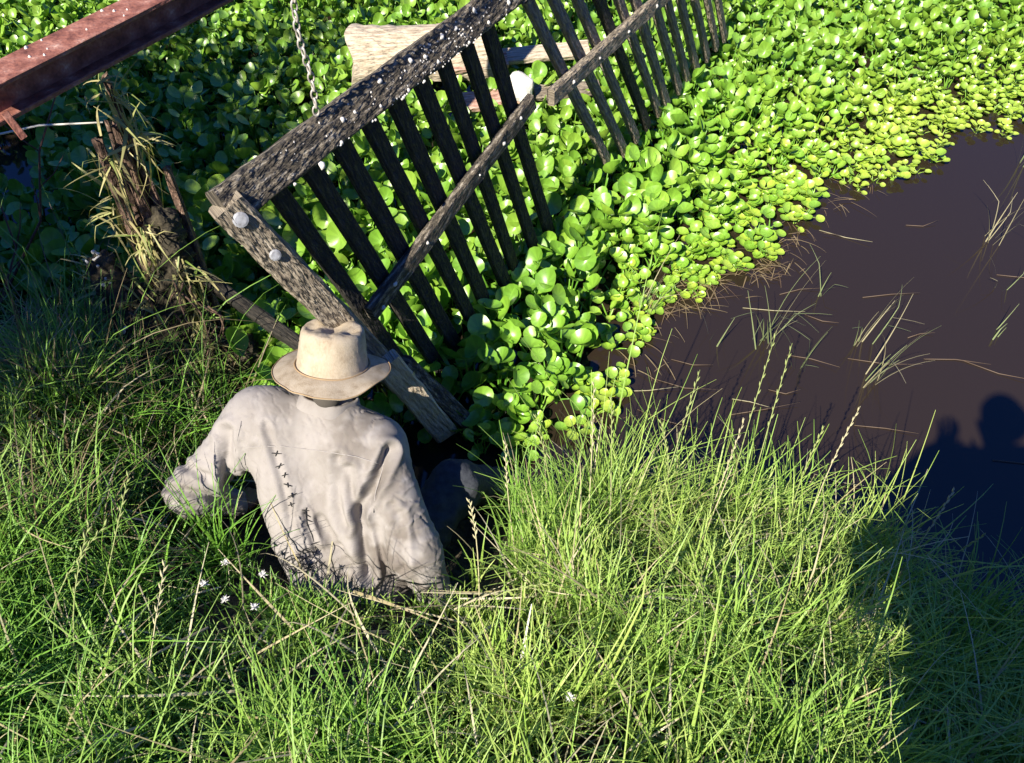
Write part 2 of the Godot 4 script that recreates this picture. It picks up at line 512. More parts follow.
func make_rack() -> void:
	var g := thing("timber_rack", "dark timber slatted water rack with bolted end post and pale lichen spots", "slatted rack")
	# top rail
	part("top_rail", timber(1.36, 0.045, 0.096, 34, 0.13, 5), M.rail_wood, g, along(rack_at(-0.01, 1.318, 0.0), TD, SD + GN * 0.45))
	var sp := []
	rng.seed = 77
	for i in 260:
		var t := rng.randf_range(0.18, 1.33)
		if rng.randf() < 0.35: t = rng.randf_range(0.6, 1.0)
		var ry := rng.randf_range(1.28, 1.355)
		sp.append([rack_at(t, ry, 0.0235 - (ry - 1.318) * 0.45), (GN + Vector3.UP * 0.3).normalized()])
	var so := part("lichen", spots(sp, 4, 0.0015, 0.0055), M.white, g)
	so.set_meta("kind", "stuff")
	sp = []
	for e in [[0.29, 1.275], [0.42, 1.33], [0.47, 1.325], [0.56, 1.3], [0.6, 1.35], [0.68, 1.29], [0.74, 1.345], [0.8, 1.33], [0.84, 1.3], [0.9, 1.345], [0.97, 1.34], [1.0, 1.29], [1.08, 1.35], [1.12, 1.3], [1.2, 1.345], [1.25, 1.31], [0.38, 1.29]]:
		sp.append([rack_at(e[0], e[1], 0.0235 - (e[1] - 1.318) * 0.45), (GN + Vector3.UP * 0.3).normalized()])
	so = part("lichen_patch", spots(sp, 9, 0.007, 0.012), M.white, g)
	so.set_meta("kind", "stuff")
	# slats of this panel
	for i in 9:
		rng.seed = 300 + i
		var top := rack_at(0.155 + 0.1255 * i, 1.30, -0.012)
		var d := (SD + TD * rng.randf_range(-0.012, 0.012) + GN * rng.randf_range(-0.015, 0.015)).normalized()
		part("slat", timber(1.42, rng.randf_range(0.05, 0.06), 0.026, 16, 0.08, 20 + i), M.dark_wood, g, along(top, d, GN))
	# brace that crosses the slats
	var a := rack_at(0.33, 0.715, 0.028)
	var b := rack_at(1.36, 0.915, 0.028)
	part("brace", timber(a.distance_to(b), 0.062, 0.034, 22, 0.16, 50), M.rail_wood, g, along(a, b - a, GN))
	sp = []
	for e in [0.04, 0.12, 0.3, 0.62, 0.78, 0.9]:
		sp.append([a.lerp(b, e) + GN * 0.018 + SD * 0.012 * sin(e * 40.0), GN])
	so = part("lichen", spots(sp, 14, 0.005, 0.01), M.white, g)
	so.set_meta("kind", "stuff")
	# end post in two lengths, bolted to the rail
	a = Vector3(-0.690, 1.33, -1.535) + GN * 0.02
	b = Vector3(-0.385, 0.48, -1.70) + GN * 0.02
	part("end_post", timber(a.distance_to(b), 0.085, 0.05, 16, 0.14, 51), M.grey_wood, g, along(a, b - a, Vector3(0.35, 0.5, 0.8)))
	var a2 := a.lerp(b, 0.8) + GN * 0.045
	var b2 := Vector3(-0.245, 0.10, -1.759)
	part("lower_post", timber(a2.distance_to(b2), 0.088, 0.04, 14, 0.16, 52), M.pale_wood, g, along(a2, b2 - a2, Vector3(0.25, 0.6, 0.8)))  # paler wood stands in for sunlight that does not reach this length
	a2 = Vector3(-0.36, 0.5, -1.76)
	b2 = Vector3(-0.17, 0.12, -1.80)
	part("splice", timber(a2.distance_to(b2), 0.06, 0.04, 10, 0.2, 53), M.rail_wood, g, along(a2, b2 - a2, GN))
	for e in [[0.055, 0.019], [0.21, 0.015]]:
		var p: Vector3 = a.lerp(b, e[0])
		var st := begin(false)
		var dir := Vector3(0.45, 0.4, 0.8).normalized()
		tube(st, [p + dir * 0.022, p + dir * 0.034, p + dir * 0.036], [e[1], e[1], e[1] * 0.7], 12)
		part("bolt", done(st), M.bolt, g)
	# the far panel, racked over a little more
	var g2 := thing("timber_rack", "weathered slatted rack panel sunk in hyacinth, its slat ends sunlit", "slatted rack")
	var S2 := (Vector3(0.345, -0.84, -0.415)).normalized()
	var N2 := (TD.cross(S2) * -1.0).normalized()
	var o2 := rack_at(1.40, 1.31, -0.01)
	part("top_rail", timber(1.5, 0.05, 0.125, 26, 0.12, 6), M.rail_wood, g2, along(rack_at(1.37, 1.32, 0.0) , TD, SD))
	for i in 12:
		rng.seed = 400 + i
		var top := o2 + TD * (0.135 * i) + Vector3(0, -0.02, 0)
		var d := (S2 + TD * rng.randf_range(-0.015, 0.015)).normalized()
		part("slat", timber(1.3, rng.randf_range(0.05, 0.06), 0.026, 16, 0.08, 60 + i), M.grey_wood if i < 3 or i > 3 else M.dark_wood, g2, along(top, d, (N2 + Vector3(-0.1, 0.42, 0.1)).normalized()))
	a = rack_at(1.50, 0.86, 0.03)
	b = rack_at(2.75, 0.83, 0.03)
	part("brace", timber(a.distance_to(b), 0.066, 0.036, 22, 0.16, 90), M.grey_wood, g2, along(a, b - a, N2))
	sp = []
	for e in [0.12, 0.3, 0.52, 0.75]:
		sp.append([a.lerp(b, e) + N2 * 0.019, N2])
	so = part("lichen", spots(sp, 24, 0.006, 0.011), M.white, g2)
	so.set_meta("kind", "stuff")

func make_chain() -> void:
	var base := rack_at(0.356, 1.375, 0.0)
	var g := thing("chain", "rusty pale steel chain hanging down to the rack's top rail", "chain", base)
	var tm := TorusMesh.new()
	tm.inner_radius = 0.0065
	tm.outer_radius = 0.012
	tm.rings = 16
	tm.ring_segments = 8
	for i in 44:
		var y := 0.010 + i * 0.022
		var bs := Basis(Vector3.RIGHT, PI / 2).scaled(Vector3(0.85, 1.35, 1.0))
		bs = Basis(Vector3.UP, (PI / 2 if i % 2 else 0.0) + 0.5 + i * 0.03) * bs
		part("link", tm, M.steel, g, Transform3D(bs, Vector3(0.004 * sin(i * 0.5), y, 0.003 * cos(i * 0.7))))

# ------------------------------------------------------------------ red steel beam, post
func make_beam() -> void:
	var o := Vector3(-1.40, 1.38, -1.915)
	var d := Vector3(0.531, 0, -0.847)
	var side := Vector3(-0.847, 0, -0.531)      # away from the open water
	var g := thing("steel_beam", "rusty red steel girder lying on the rotten post", "girder", o)
	var L := 3.2
	var U := Vector3.UP
	part("top_flange", timber(L, 0.115, 0.014, 30, 0.03, 200), M.rust, g, along(side * 0.058 - U * 0.007, d, U))
	part("web", timber(L - 0.02, 0.012, 0.084, 20, 0.03, 201), M.rust, g, along(side * 0.062 - U * 0.0555 + d * 0.01, d, U))
	part("bottom_flange", timber(L, 0.085, 0.014, 20, 0.03, 202), M.rust, g, along(side * 0.058 - U * 0.104, d, U))
	part("bracket", timber(0.1, 0.028, 0.012, 6, 0.1, 203), M.rust, g, along(Vector3(0.0, -0.03, 0.03), Vector3(0.15, -1, 0.25), d))
	part("bracket", timber(0.075, 0.02, 0.01, 6, 0.1, 204), M.rust, g, along(Vector3(0.05, -0.05, 0.0), Vector3(0.3, -1, 0.1), Vector3(1, 0, 1)))
	var sp := []
	rng.seed = 5
	for i in 26:
		sp.append([side * rng.randf_range(0.01, 0.105) + d * rng.randf_range(0.0, 1.2) + U * 0.002, U])
	var so := part("droppings", spots(sp, 6, 0.002, 0.007), M.white, g)
	so.set_meta("kind", "stuff")

func make_post() -> void:
	var base := Vector3(-1.25, 0.0, -2.12)
	var g := thing("rotten_post", "rotten split wooden post overgrown with yellowing grass under the girder", "post", base)
	var dirv := Vector3(-0.06, 1.2, -0.25)
	# core of long splintered staves
	rng.seed = 31
	for i in 11:
		var a := TAU * i / 11 + rng.randf() * 0.3
		var r := rng.randf_range(0.03, 0.095)
		var off := Vector3(cos(a) * r, rng.randf_range(-0.1, 0.0), sin(a) * r * 0.8)
		var L := rng.randf_range(0.95, 1.28)
		if i % 4 == 3: L *= 0.7
		var dd := (dirv + Vector3(rng.randf_range(-0.05, 0.05), 0, rng.randf_range(-0.05, 0.05))).normalized()
		part("stave", timber(L, rng.randf_range(0.035, 0.065), rng.randf_range(0.028, 0.045), 14, 0.35, 500 + i, 0.6, rng.randf_range(-0.03, 0.03)), M.bark, g, along(off, dd, Vector3(cos(a), 0, sin(a))))
	# crumbly soil and root clump that leans to the left
	var st := begin()
	var bones := []
	for e in [[0.05, 0.05, 0.12, -0.1, 0.3, 0.05, 0.17, 0.12], [-0.1, 0.3, 0.05, -0.22, 0.56, -0.05, 0.11, 0.05], [0.0, 0.25, 0.0, 0.03, 0.7, -0.1, 0.1, 0.06], [0.02, 0.1, 0.05, 0.2, 0.2, 0.05, 0.13, 0.08]]:
		bones.append([Vector3(e[0], e[1], e[2]), Vector3(e[3], e[4], e[5]), e[6], e[7]])
	nets(st, bones, 0.05, 0.014, "clump")
	part("root_clump", done(st), M.soil, g)
	# fungus lumps
	rng.seed = 66
	for e in [[-0.235, 0.60, -0.03], [-0.225, 0.62, -0.05], [-0.19, 0.545, 0.02], [-0.14, 0.42, 0.14]]:
		st = begin(false)
		var p := v3(e)
		var bs := []
		for k in 4:
			var q := p + Vector3(rng.randf_range(-0.018, 0.018), rng.randf_range(-0.012, 0.012), rng.randf_range(-0.018, 0.018))
			bs.append([q, q + Vector3(rng.randf_range(-0.01, 0.01), 0.004, rng.randf_range(-0.01, 0.01)), rng.randf_range(0.003, 0.009), 0.003])
		nets(st, bs, 0.004, 0.0045)
		part("fungus", done(st), M.white, g)
	# dry roots hanging down
	for i in 26:
		rng.seed = 900 + i
		st = begin()
		var p := Vector3(rng.randf_range(-0.2, 0.24), rng.randf_range(0.2, 0.65), rng.randf_range(0.02, 0.16))
		var pts := []
		for k in 6:
			pts.append(p)
			p += Vector3(rng.randf_range(-0.04, 0.045), -rng.randf_range(0.02, 0.07), rng.randf_range(-0.01, 0.035))
		tube(st, pts, [0.004, 0.004, 0.0035, 0.003, 0.002, 0.001], 5)
		part("root", done(st), M.bark, g)
	# the bar that runs from the post to the rack
	var a := Vector3(-1.281, 0.55, -2.27)
	var b := Vector3(-0.70, 0.33, -1.93)
	var bar := part("cross_bar", timber(a.distance_to(b), 0.05, 0.045, 16, 0.15, 700), M.dark_wood, self, along(a, b - a, Vector3(0.4, 1, 0.5)))
	tag(bar, "dark wooden bar sloping from the rotten post to the rack", "bar")

func make_debris() -> void:
	# a half-round log slab lying on the plants
	var st := begin(false)
	var n := noise(88, 5.0, 3)
	var R := []
	for i in 19:
		var f := i / 18.0
		var ring := []
		for k in 13:
			var a := PI * k / 12.0
			var r := 0.185 * (1.0 + 0.06 * n.get_noise_2d(f * 2.0, k * 0.5)) * (1.0 - 0.12 * sin(PI * f))
			ring.append(Vector3((f - 0.5) * 0.78 + 0.02 * sin(k * 0.9) * (1.0 if i == 0 else 0.0), r * sin(a) * 0.95, -r * cos(a)))
		R.append(ring)
	for i in 18:
		for k in 12:
			var P := [R[i][k], R[i + 1][k], R[i + 1][k + 1], R[i][k + 1]]
			for j in [0, 1, 2, 0, 2, 3]:
				st.set_uv(Vector2((k + (1 if j in [2, 3] else 0)) * 0.045, P[j].x))
				st.add_vertex(P[j])
	for e in [0, 18]:
		for k in 12:
			var tri := [Vector3(R[e][0].x, 0, 0), R[e][k], R[e][k + 1]]
			if e == 0: tri = [tri[0], tri[1], tri[2]]
			else: tri = [tri[0], tri[2], tri[1]]
			for p in tri:
				st.set_uv(Vector2(p.z, p.y * 0.3))
				st.add_vertex(p)
	var lg := part("log", done(st), M.pale_wood, self, Transform3D(Basis(Vector3.UP, 0.12) * Basis(Vector3.RIGHT, 0.5), Vector3(-0.50, 0.24, -4.28)))
	tag(lg, "pale bark-stripped half log floating on hyacinth behind the rack", "log")
	var bd := [[Vector3(-0.36, 0.22, -4.25), Vector3(0.44, 0.23, -4.38), 0.11, M.pale_wood, "cream weathered board lying on hyacinth beyond the white foam block"], [Vector3(-0.26, 0.215, -3.83), Vector3(0.06, 0.22, -3.9), 0.12, M.pink_wood, "reddish broken board lying on hyacinth beside the white foam block"], [Vector3(0.12, 0.22, -3.92), Vector3(0.47, 0.21, -4.0), 0.09, M.grey_wood, "grey broken board end lying on hyacinth beside the white foam block"], [Vector3(-0.34, 0.245, -4.16), Vector3(-0.03, 0.25, -4.22), 0.1, M.pink_wood, "reddish board stub lying against the cream weathered board"]]
	for e in bd:
		var a: Vector3 = e[0]
		var b: Vector3 = e[1]
		var o := part("board", timber(a.distance_to(b), e[2], 0.03, 12, 0.15, int(a.x * 1000) + 3000), e[3], self, along(a, b - a, Vector3(0, 1, 0.3)))
		tag(o, e[4], "board", "broken boards floating behind the rack")
	st = begin(false)
	nets(st, [[Vector3(-0.03, 0, 0), Vector3(0.03, 0.04, 0.01), 0.055, 0.04], [Vector3(0.02, -0.02, 0.03), Vector3(-0.02, 0.05, -0.01), 0.04, 0.05]], 0.02, 0.02)
	tag(part("foam_block", done(st), M.white, self, Transform3D(Basis(), Vector3(0.05, 0.26, -3.88))), "chipped white foam block lodged in hyacinth behind the rack", "foam")

# ------------------------------------------------------------------ people
const BACK := Vector3(0.243, 0.812, 0.527)       # out of the man's back

func groove(p: Vector3, line: Array, depth: float, width: float) -> float:
	var best := 1e9
	for i in line.size() - 1:
		var a: Vector3 = line[i]
		var ab: Vector3 = line[i + 1] - a
		var ap := p - a
		ap -= BACK * ap.dot(BACK)
		ab -= BACK * ab.dot(BACK)
		var h := clampf(ap.dot(ab) / ab.length_squared(), 0.0, 1.0)
		best = minf(best, (ap - ab * h).length())
	var q := best / width
	return depth * (-exp(-q * q) + 0.55 * exp(-(q - 1.7) * (q - 1.7) * 1.3))

var folds := []
const SL := Vector3(-0.755, 0.625, -1.432)
const SR := Vector3(-0.395, 0.588, -1.352)
const EL := Vector3(-0.965, 0.445, -1.29)
const WL := Vector3(-0.87, 0.26, -1.36)
const ER := Vector3(-0.278, 0.41, -1.11)
const WR := Vector3(-0.205, 0.23, -1.015)
var cloth_noise: FastNoiseLite
var stain_noise: FastNoiseLite

func shirt_shape(p: Vector3, n: Vector3) -> Vector3:
	var d := 0.0
	if n.dot(BACK) > -0.2:
		for f in folds: d += groove(p, f[0], f[1] * 1.05, f[2] * 1.2 + 0.002)
	d += 0.0032 * cloth_noise.get_noise_3d(p.x * 1.2, p.y * 0.55, p.z * 0.55)
	# thin sharp creases where two bulges of cloth meet
	var k1 := 1.0 - minf(absf(cloth_noise.get_noise_3d(p.x * 1.5 + p.y * 0.8 + 3.0, p.y * 0.7, p.z * 0.7)) * 7.0, 1.0)
	var k2 := 1.0 - minf(absf(cloth_noise.get_noise_3d(p.x * 2.4 - p.z * 1.4, p.y * 1.1 + 7.0, p.z * 1.2)) * 6.0, 1.0)
	var m := clampf(0.5 + 1.6 * stain_noise.get_noise_3d(p.x * 0.4, p.y * 0.4, p.z * 0.4 + 5.0), 0.0, 1.0)
	d += -0.0035 * k1 * k1 * m - 0.0018 * k2 * k2 * (1.0 - m)
	# rucked sleeves: ridges run round each arm
	for arm in [[SL, EL], [EL, WL], [SR, ER], [ER, WR]]:
		var ax: Vector3 = arm[1] - arm[0]
		var t: float = (p - arm[0]).dot(ax) / ax.length_squared()
		if t < -0.05 or t > 1.15: continue
		var away: float = (p - (arm[0] + ax * t)).length()
		if away > 0.115: continue
		var w := smoothstep(-0.05, 0.3, t) * smoothstep(0.115, 0.09, away)
		var ph: float = t * ax.length() * 150.0 + 5.0 * cloth_noise.get_noise_3d(p.x * 0.9, p.y * 0.9, p.z * 0.9) + p.x * 30.0
		d += w * 0.0042 * (pow(0.5 + 0.5 * sin(ph), 3.0) - 0.3) * clampf(0.55 + 1.5 * stain_noise.get_noise_3d(p.x * 0.6, p.y * 0.6, p.z * 0.6), 0.0, 1.0)
	# drapes that fall from the shoulders and gather at the waist
	if n.dot(BACK) > 0.0:
		var low := clampf((0.62 - p.y) / 0.25, 0.15, 1.0)
		var q := p.x + (p.z + 1.2) * 0.28 + 0.05 * cloth_noise.get_noise_3d(p.x * 0.35, p.y * 0.3, p.z * 0.3)
		d += low * 0.006 * (pow(0.5 + 0.5 * sin(q * 88.0), 4.0) - 0.25) * clampf(0.4 + 1.7 * stain_noise.get_noise_3d(p.x * 0.5 + 4.0, p.y * 0.2, p.z * 0.2), 0.0, 1.0)
	return p + n * d

var shirt_bones := []

func on_shirt(q: Vector3) -> Vector3:
	var p := q + BACK * 0.25
	for i in 40:
		var d := cap_field(p, shirt_bones, 0.045)
		if d < 0.001: break
		p -= BACK * maxf(d * 0.8, 0.001)
	return shirt_shape(p, BACK)

func shirt_paint(p: Vector3) -> Color:
	var c := Color(0.335, 0.312, 0.302)
	var s := 0.0
	for e in [[Vector3(-0.44, 0.63, -1.35), 0.10, 0.75], [Vector3(-0.35, 0.55, -1.26), 0.10, 0.6], [Vector3(-0.33, 0.43, -1.1), 0.13, 0.75], [Vector3(-0.28, 0.33, -1.04), 0.10, 0.85], [Vector3(-0.50, 0.36, -1.06), 0.11, 0.5], [Vector3(-0.97, 0.48, -1.24), 0.09, 0.45], [Vector3(-0.68, 0.66, -1.40), 0.08, 0.4], [Vector3(-0.58, 0.52, -1.22), 0.08, 0.3]]:
		var d: float = p.distance_to(e[0]) / e[1]
		s = maxf(s, e[2] * clampf(1.5 - d, 0.0, 1.0))
	s *= clampf(0.75 + 2.2 * stain_noise.get_noise_3dv(p), 0.0, 1.0)
	return c.lerp(Color(0.13, 0.108, 0.088), s)

func hand_bones(w: Vector3, fw: Vector3, up: Vector3, side: float) -> Array:
	# palm from the wrist along fw; fingers curl against up; thumb on one side
	var x := fw.cross(up).normalized() * side
	var out := []
	var spread := [-0.03, -0.01, 0.011, 0.03]
	var lens := [0.062, 0.076, 0.082, 0.072]
	for i in 4:
		var k: Vector3 = w + fw * 0.085 + x * spread[i]
		out.append([w + x * spread[i] * 0.6, k, 0.014, 0.011])
		var m: Vector3 = k + (fw * 0.85 - up * 0.5).normalized() * lens[i] * 0.55 + x * spread[i] * 0.2
		var t: Vector3 = m + (fw * 0.4 - up * 0.9).normalized() * lens[i] * 0.5
		out.append([k, m, 0.0095, 0.0085])
		out.append([m, t, 0.0085, 0.0068])
	var tb := w + fw * 0.025 + x * 0.03
	var tm := tb + (x * 0.8 + fw * 0.6 - up * 0.2).normalized() * 0.042
	out.append([tb, tm, 0.014, 0.0105])
	out.append([tm, tm + (fw * 0.9 + x * 0.2 - up * 0.3).normalized() * 0.032, 0.0105, 0.0075])
	return out

func head_bones(c: Vector3, up: Vector3, face: Vector3) -> Array:
	var r := up.cross(face).normalized()
	return [[c + up * 0.03 - face * 0.02, c + up * 0.03 + face * 0.02, 0.083, 0.078], [c + up * 0.0 + face * 0.03, c - up * 0.075 + face * 0.055, 0.066, 0.036], [c + face * 0.09 + up * 0.01, c + face * 0.112 - up * 0.03, 0.008, 0.014], [c + r * 0.032 + face * 0.08 + up * 0.022, c + r * 0.045 + face * 0.075 + up * 0.02, 0.01, 0.009], [c - r * 0.032 + face * 0.08 + up * 0.022, c - r * 0.045 + face * 0.075 + up * 0.02, 0.01, 0.009], [c + r * 0.02 + face * 0.088 - up * 0.058, c - r * 0.02 + face * 0.088 - up * 0.058, 0.011, 0.011], [c + r * 0.078 - up * 0.01, c + r * 0.086 + up * 0.028 - face * 0.01, 0.011, 0.015], [c - r * 0.078 - up * 0.01, c - r * 0.086 + up * 0.028 - face * 0.01, 0.011, 0.015]]

func make_man() -> void:
	cloth_noise = noise(71, 9.0, 3)
	stain_noise = noise(72, 11.0, 4)
	var base := Vector3(-0.58, 0.12, -1.1)
	var g := thing("person", "person in pale stitched shirt and tan hat sitting on the bank by the rack", "person")
	var shL := SL
	var shR := SR
	var c7 := Vector3(-0.54, 0.655, -1.445)
	var hipL := Vector3(-0.585, 0.19, -1.11)
	var hipR := Vector3(-0.405, 0.19, -1.10)
	var elL := EL
	var wrL := WL
	var elR := ER
	var wrR := WR
	var knR := Vector3(-0.185, 0.265, -1.43)
	var anR := Vector3(-0.02, -0.06, -1.64)
	var knL := Vector3(-0.62, 0.22, -1.53)
	var anL := Vector3(-0.55, -0.18, -1.62)
	var hat_up := Vector3(0.10, 0.90, -0.45).normalized()
	var hat_c := Vector3(-0.513, 0.783, -1.512)
	var head_c := hat_c - hat_up * 0.045
	var face := (Vector3(0.1, -0.3, -1.0) - hat_up * Vector3(0.1, -0.3, -1.0).dot(hat_up)).normalized()
	# body: one skin, head and hands meshed finer into the same surface
	var st := begin()
	var slim := []
	slim.append_array([[shL, shR, 0.05, 0.05], [shL.lerp(shR, 0.3), hipL, 0.068, 0.08], [shL.lerp(shR, 0.7), hipR, 0.068, 0.08], [hipL, hipR, 0.095, 0.095], [c7, head_c + face * -0.015, 0.052, 0.05], [shL, elL, 0.04, 0.034], [elL, wrL, 0.034, 0.024], [shR, elR, 0.042, 0.034], [elR, wrR, 0.034, 0.024], [hipR, knR, 0.07, 0.05], [knR, anR, 0.048, 0.03], [hipL, knL, 0.07, 0.05], [knL, anL, 0.048, 0.03]])
	nets(st, slim, 0.03, 0.014)
	nets(st, head_bones(head_c, hat_up, face), 0.022, 0.005)
	nets(st, hand_bones(wrR, Vector3(0.72, -0.3, 0.25).normalized(), Vector3(0.2, 0.9, 0.2).normalized(), 1.0), 0.006, 0.004)
	nets(st, hand_bones(wrL, Vector3(0.2, -0.5, -0.8).normalized(), Vector3(0.2, 0.8, -0.5).normalized(), -1.0), 0.006, 0.004)
	part("body", done(st), M.skin, g)
	st = begin()
	nets(st, [[head_c + hat_up * 0.02 - face * 0.045, head_c - hat_up * 0.035 - face * 0.05, 0.058, 0.042]], 0.02, 0.008)
	part("hair", done(st), M.hair, g)
	# shirt
	folds = [
		[[Vector3(-0.503, 0.595, -1.308), Vector3(-0.497, 0.508, -1.204), Vector3(-0.477, 0.473, -1.162)], 0.012, 0.010],
		[[Vector3(-0.477, 0.575, -1.284), Vector3(-0.466, 0.532, -1.233), Vector3(-0.440, 0.493, -1.187)], 0.016, 0.011],
		[[Vector3(-0.356, 0.610, -1.325), Vector3(-0.380, 0.575, -1.284), Vector3(-0.411, 0.532, -1.233), Vector3(-0.440, 0.497, -1.191), Vector3(-0.425, 0.434, -1.116), Vector3(-0.411, 0.377, -1.048)], 0.026, 0.012],
		[[Vector3(-0.328, 0.493, -1.187), Vector3(-0.319, 0.395, -1.070)], 0.010, 0.009],
		[[Vector3(-0.345, 0.52, -1.2), Vector3(-0.338, 0.42, -1.09)], 0.006, 0.008],
		[[Vector3(-0.819, 0.645, -1.367), Vector3(-0.822, 0.575, -1.284), Vector3(-0.814, 0.519, -1.217)], 0.018, 0.013],
		[[Vector3(-0.782, 0.519, -1.217), Vector3(-0.719, 0.436, -1.118), Vector3(-0.653, 0.353, -1.019)], 0.012, 0.012],
		[[Vector3(-1.003, 0.541, -1.244), Vector3(-0.931, 0.534, -1.235), Vector3(-0.854, 0.519, -1.217)], 0.011, 0.008],
		[[Vector3(-0.552, 0.482, -1.173), Vector3(-0.480, 0.408, -1.085), Vector3(-0.414, 0.386, -1.059)], 0.011, 0.012],
		[[Vector3(-0.704, 0.656, -1.380), Vector3(-0.673, 0.584, -1.295), Vector3(-0.644, 0.506, -1.202), Vector3(-0.635, 0.464, -1.151)], 0.006, 0.007],
		[[Vector3(-0.592, 0.495, -1.189), Vector3(-0.584, 0.464, -1.156), Vector3(-0.561, 0.427, -1.107)], 0.007, 0.006],
		[[Vector3(-0.60, 0.42, -1.09), Vector3(-0.50, 0.43, -1.11)], 0.009, 0.010],
		[[Vector3(-0.95, 0.57, -1.30), Vector3(-0.88, 0.56, -1.27)], 0.010, 0.010],
		[[Vector3(-0.74, 0.60, -1.33), Vector3(-0.75, 0.52, -1.22), Vector3(-0.70, 0.45, -1.13)], 0.006, 0.012]]
	var sb := [[shL, shR, 0.082, 0.084], [c7 + Vector3(0, -0.02, 0.01), c7.lerp(hipL.lerp(hipR, 0.5), 0.4), 0.085, 0.10], [shL.lerp(shR, 0.14), hipL + Vector3(0.02, 0.02, 0.02), 0.104, 0.112], [shL.lerp(shR, 0.8), hipR + Vector3(-0.02, 0.02, 0.02), 0.098, 0.115], [hipL, hipR, 0.115, 0.115], [shL, elL, 0.074, 0.066], [elL, elL.lerp(wrL, 0.75), 0.064, 0.045], [shR, elR, 0.080, 0.068], [elR, elR.lerp(wrR, 0.85), 0.068, 0.05]]
	st = begin()
	nets(st, sb, 0.045, 0.0047, "shirt")
	var shirt := part("shirt", done(st), M.shirt, g)
	shirt.set_meta("label", "pale grey stained work shirt with a stitched tear on the back")
	# collar standing round the neck
	st = begin()
	var cu := (head_c - c7).normalized()
	var cx := cu.cross(Vector3(0, 0, 1)).normalized()
	var cz := cx.cross(cu)
	var rows := []
	for j in 4:
		var ring := []
		for k in 29:
			var a := TAU * (k / 28.0) * 0.94 + 0.1
			var rr: float = [0.072, 0.074, 0.082, 0.094][j] + 0.004 * sin(a * 5.0)
			var hh: float = [0.02, 0.048, 0.044, 0.012][j]
			ring.append(c7 + cu * hh + (cx * sin(a) - cz * cos(a)) * rr)
		rows.append(ring)
	for j in 3:
		for k in 28:
			for p in [rows[j][k], rows[j][k + 1], rows[j + 1][k + 1], rows[j][k], rows[j + 1][k + 1], rows[j + 1][k]]:
				st.set_color(Color(0.33, 0.307, 0.297))
				st.add_vertex(p)
	part("collar", done(st), M.shirt, shirt)
	# stitches across the mended tear
	shirt_bones = sb
	var across := Vector3(0.9, -0.1, -0.25).normalized()
	var downv := Vector3(0.12, -0.62, 0.77).normalized()
	rng.seed = 12
	for e in [[-0.676, 0.604, -1.319], [-0.667, 0.582, -1.292], [-0.653, 0.565, -1.272], [-0.644, 0.547, -1.250], [-0.632, 0.528, -1.228], [-0.635, 0.510, -1.208], [-0.594, 0.499, -1.195], [-0.590, 0.490, -1.185], [-0.584, 0.480, -1.172], [-0.566, 0.44, -1.12]]:
		var q := v3(e)
		st = begin()
		var l := rng.randf_range(0.008, 0.014)
		var tilt := rng.randf_range(-0.3, 1.0)
		var pts := []
		for k in 4:
			pts.append(on_shirt(q + (across + downv * tilt).normalized() * l * (k / 1.5 - 1.0)) + BACK * 0.002)
		tube(st, pts, [0.0012, 0.0018, 0.0018, 0.0009], 5)
		if rng.randf() < 0.5:
			pts = []
			var tilt2 := rng.randf_range(-0.9, 0.4)
			for k in 3:
				pts.append(on_shirt(q + (downv + across * tilt2) * 0.007 * (k - 1.0)) + BACK * 0.002)
			tube(st, pts, [0.0016, 0.002, 0.0012], 5)
		part("stitch", done(st), M.thread, shirt)
	# sewn seams: the yoke across the shoulders and the two armholes
	for line in [[Vector3(-0.77, 0.62, -1.33), Vector3(-0.66, 0.625, -1.33), Vector3(-0.55, 0.615, -1.32), Vector3(-0.45, 0.6, -1.31), Vector3(-0.37, 0.585, -1.29)], [Vector3(-0.36, 0.615, -1.33), Vector3(-0.375, 0.575, -1.285), Vector3(-0.395, 0.535, -1.235), Vector3(-0.405, 0.49, -1.18)], [Vector3(-0.775, 0.66, -1.39), Vector3(-0.795, 0.61, -1.33), Vector3(-0.805, 0.56, -1.27)]]:
		st = begin()
		var sp := []
		var sr := []
		for k in line.size() - 1:
			for j in 6:
				sp.append(on_shirt((line[k] as Vector3).lerp(line[k + 1], j / 6.0)) + BACK * 0.0002)
				sr.append(0.0016)
		tube(st, sp, sr, 5)
		part("seam", done(st), M.seam, shirt)
	# frayed seam thread and a tangle of cord at the waist
	st = begin()
	var pts2 := []
	for e in [[-0.594, 0.499, -1.195], [-0.590, 0.475, -1.165], [-0.575, 0.455, -1.14], [-0.561, 0.42, -1.10]]:
		pts2.append(on_shirt(v3(e)) + BACK * 0.0015)
	tube(st, pts2, [0.002, 0.0018, 0.002, 0.0012], 5)
	part("seam_thread", done(st), M.thread, shirt)
	for i in 10:
		st = begin()
		var c := Vector3(-0.625, 0.395, -1.085) + across * rng.randf_range(-0.045, 0.05) + downv * rng.randf_range(-0.015, 0.02)
		var pts := []
		var rr := []
		var r1 := rng.randf_range(0.02, 0.045)
		var r2 := rng.randf_range(0.012, 0.03)
		var ph := rng.randf() * TAU
		for k in 11:
			var a := ph + k * 0.5
			pts.append(on_shirt(c + across * cos(a) * r1 + downv * sin(a) * r2) + BACK * (0.004 + 0.006 * absf(sin(a * 1.7 + i))))
			rr.append(0.0011)
		tube(st, pts, rr, 5)
		part("cord_loop", done(st), M.thread, shirt)
	# trousers
	st = begin()
	nets(st, [[hipL, hipR, 0.108, 0.108], [hipR, knR, 0.098, 0.078], [knR, anR, 0.076, 0.06], [hipL, knL, 0.098, 0.078], [knL, anL, 0.076, 0.06]], 0.05, 0.011, "trousers")
	part("trousers", done(st), M.trousers, g)
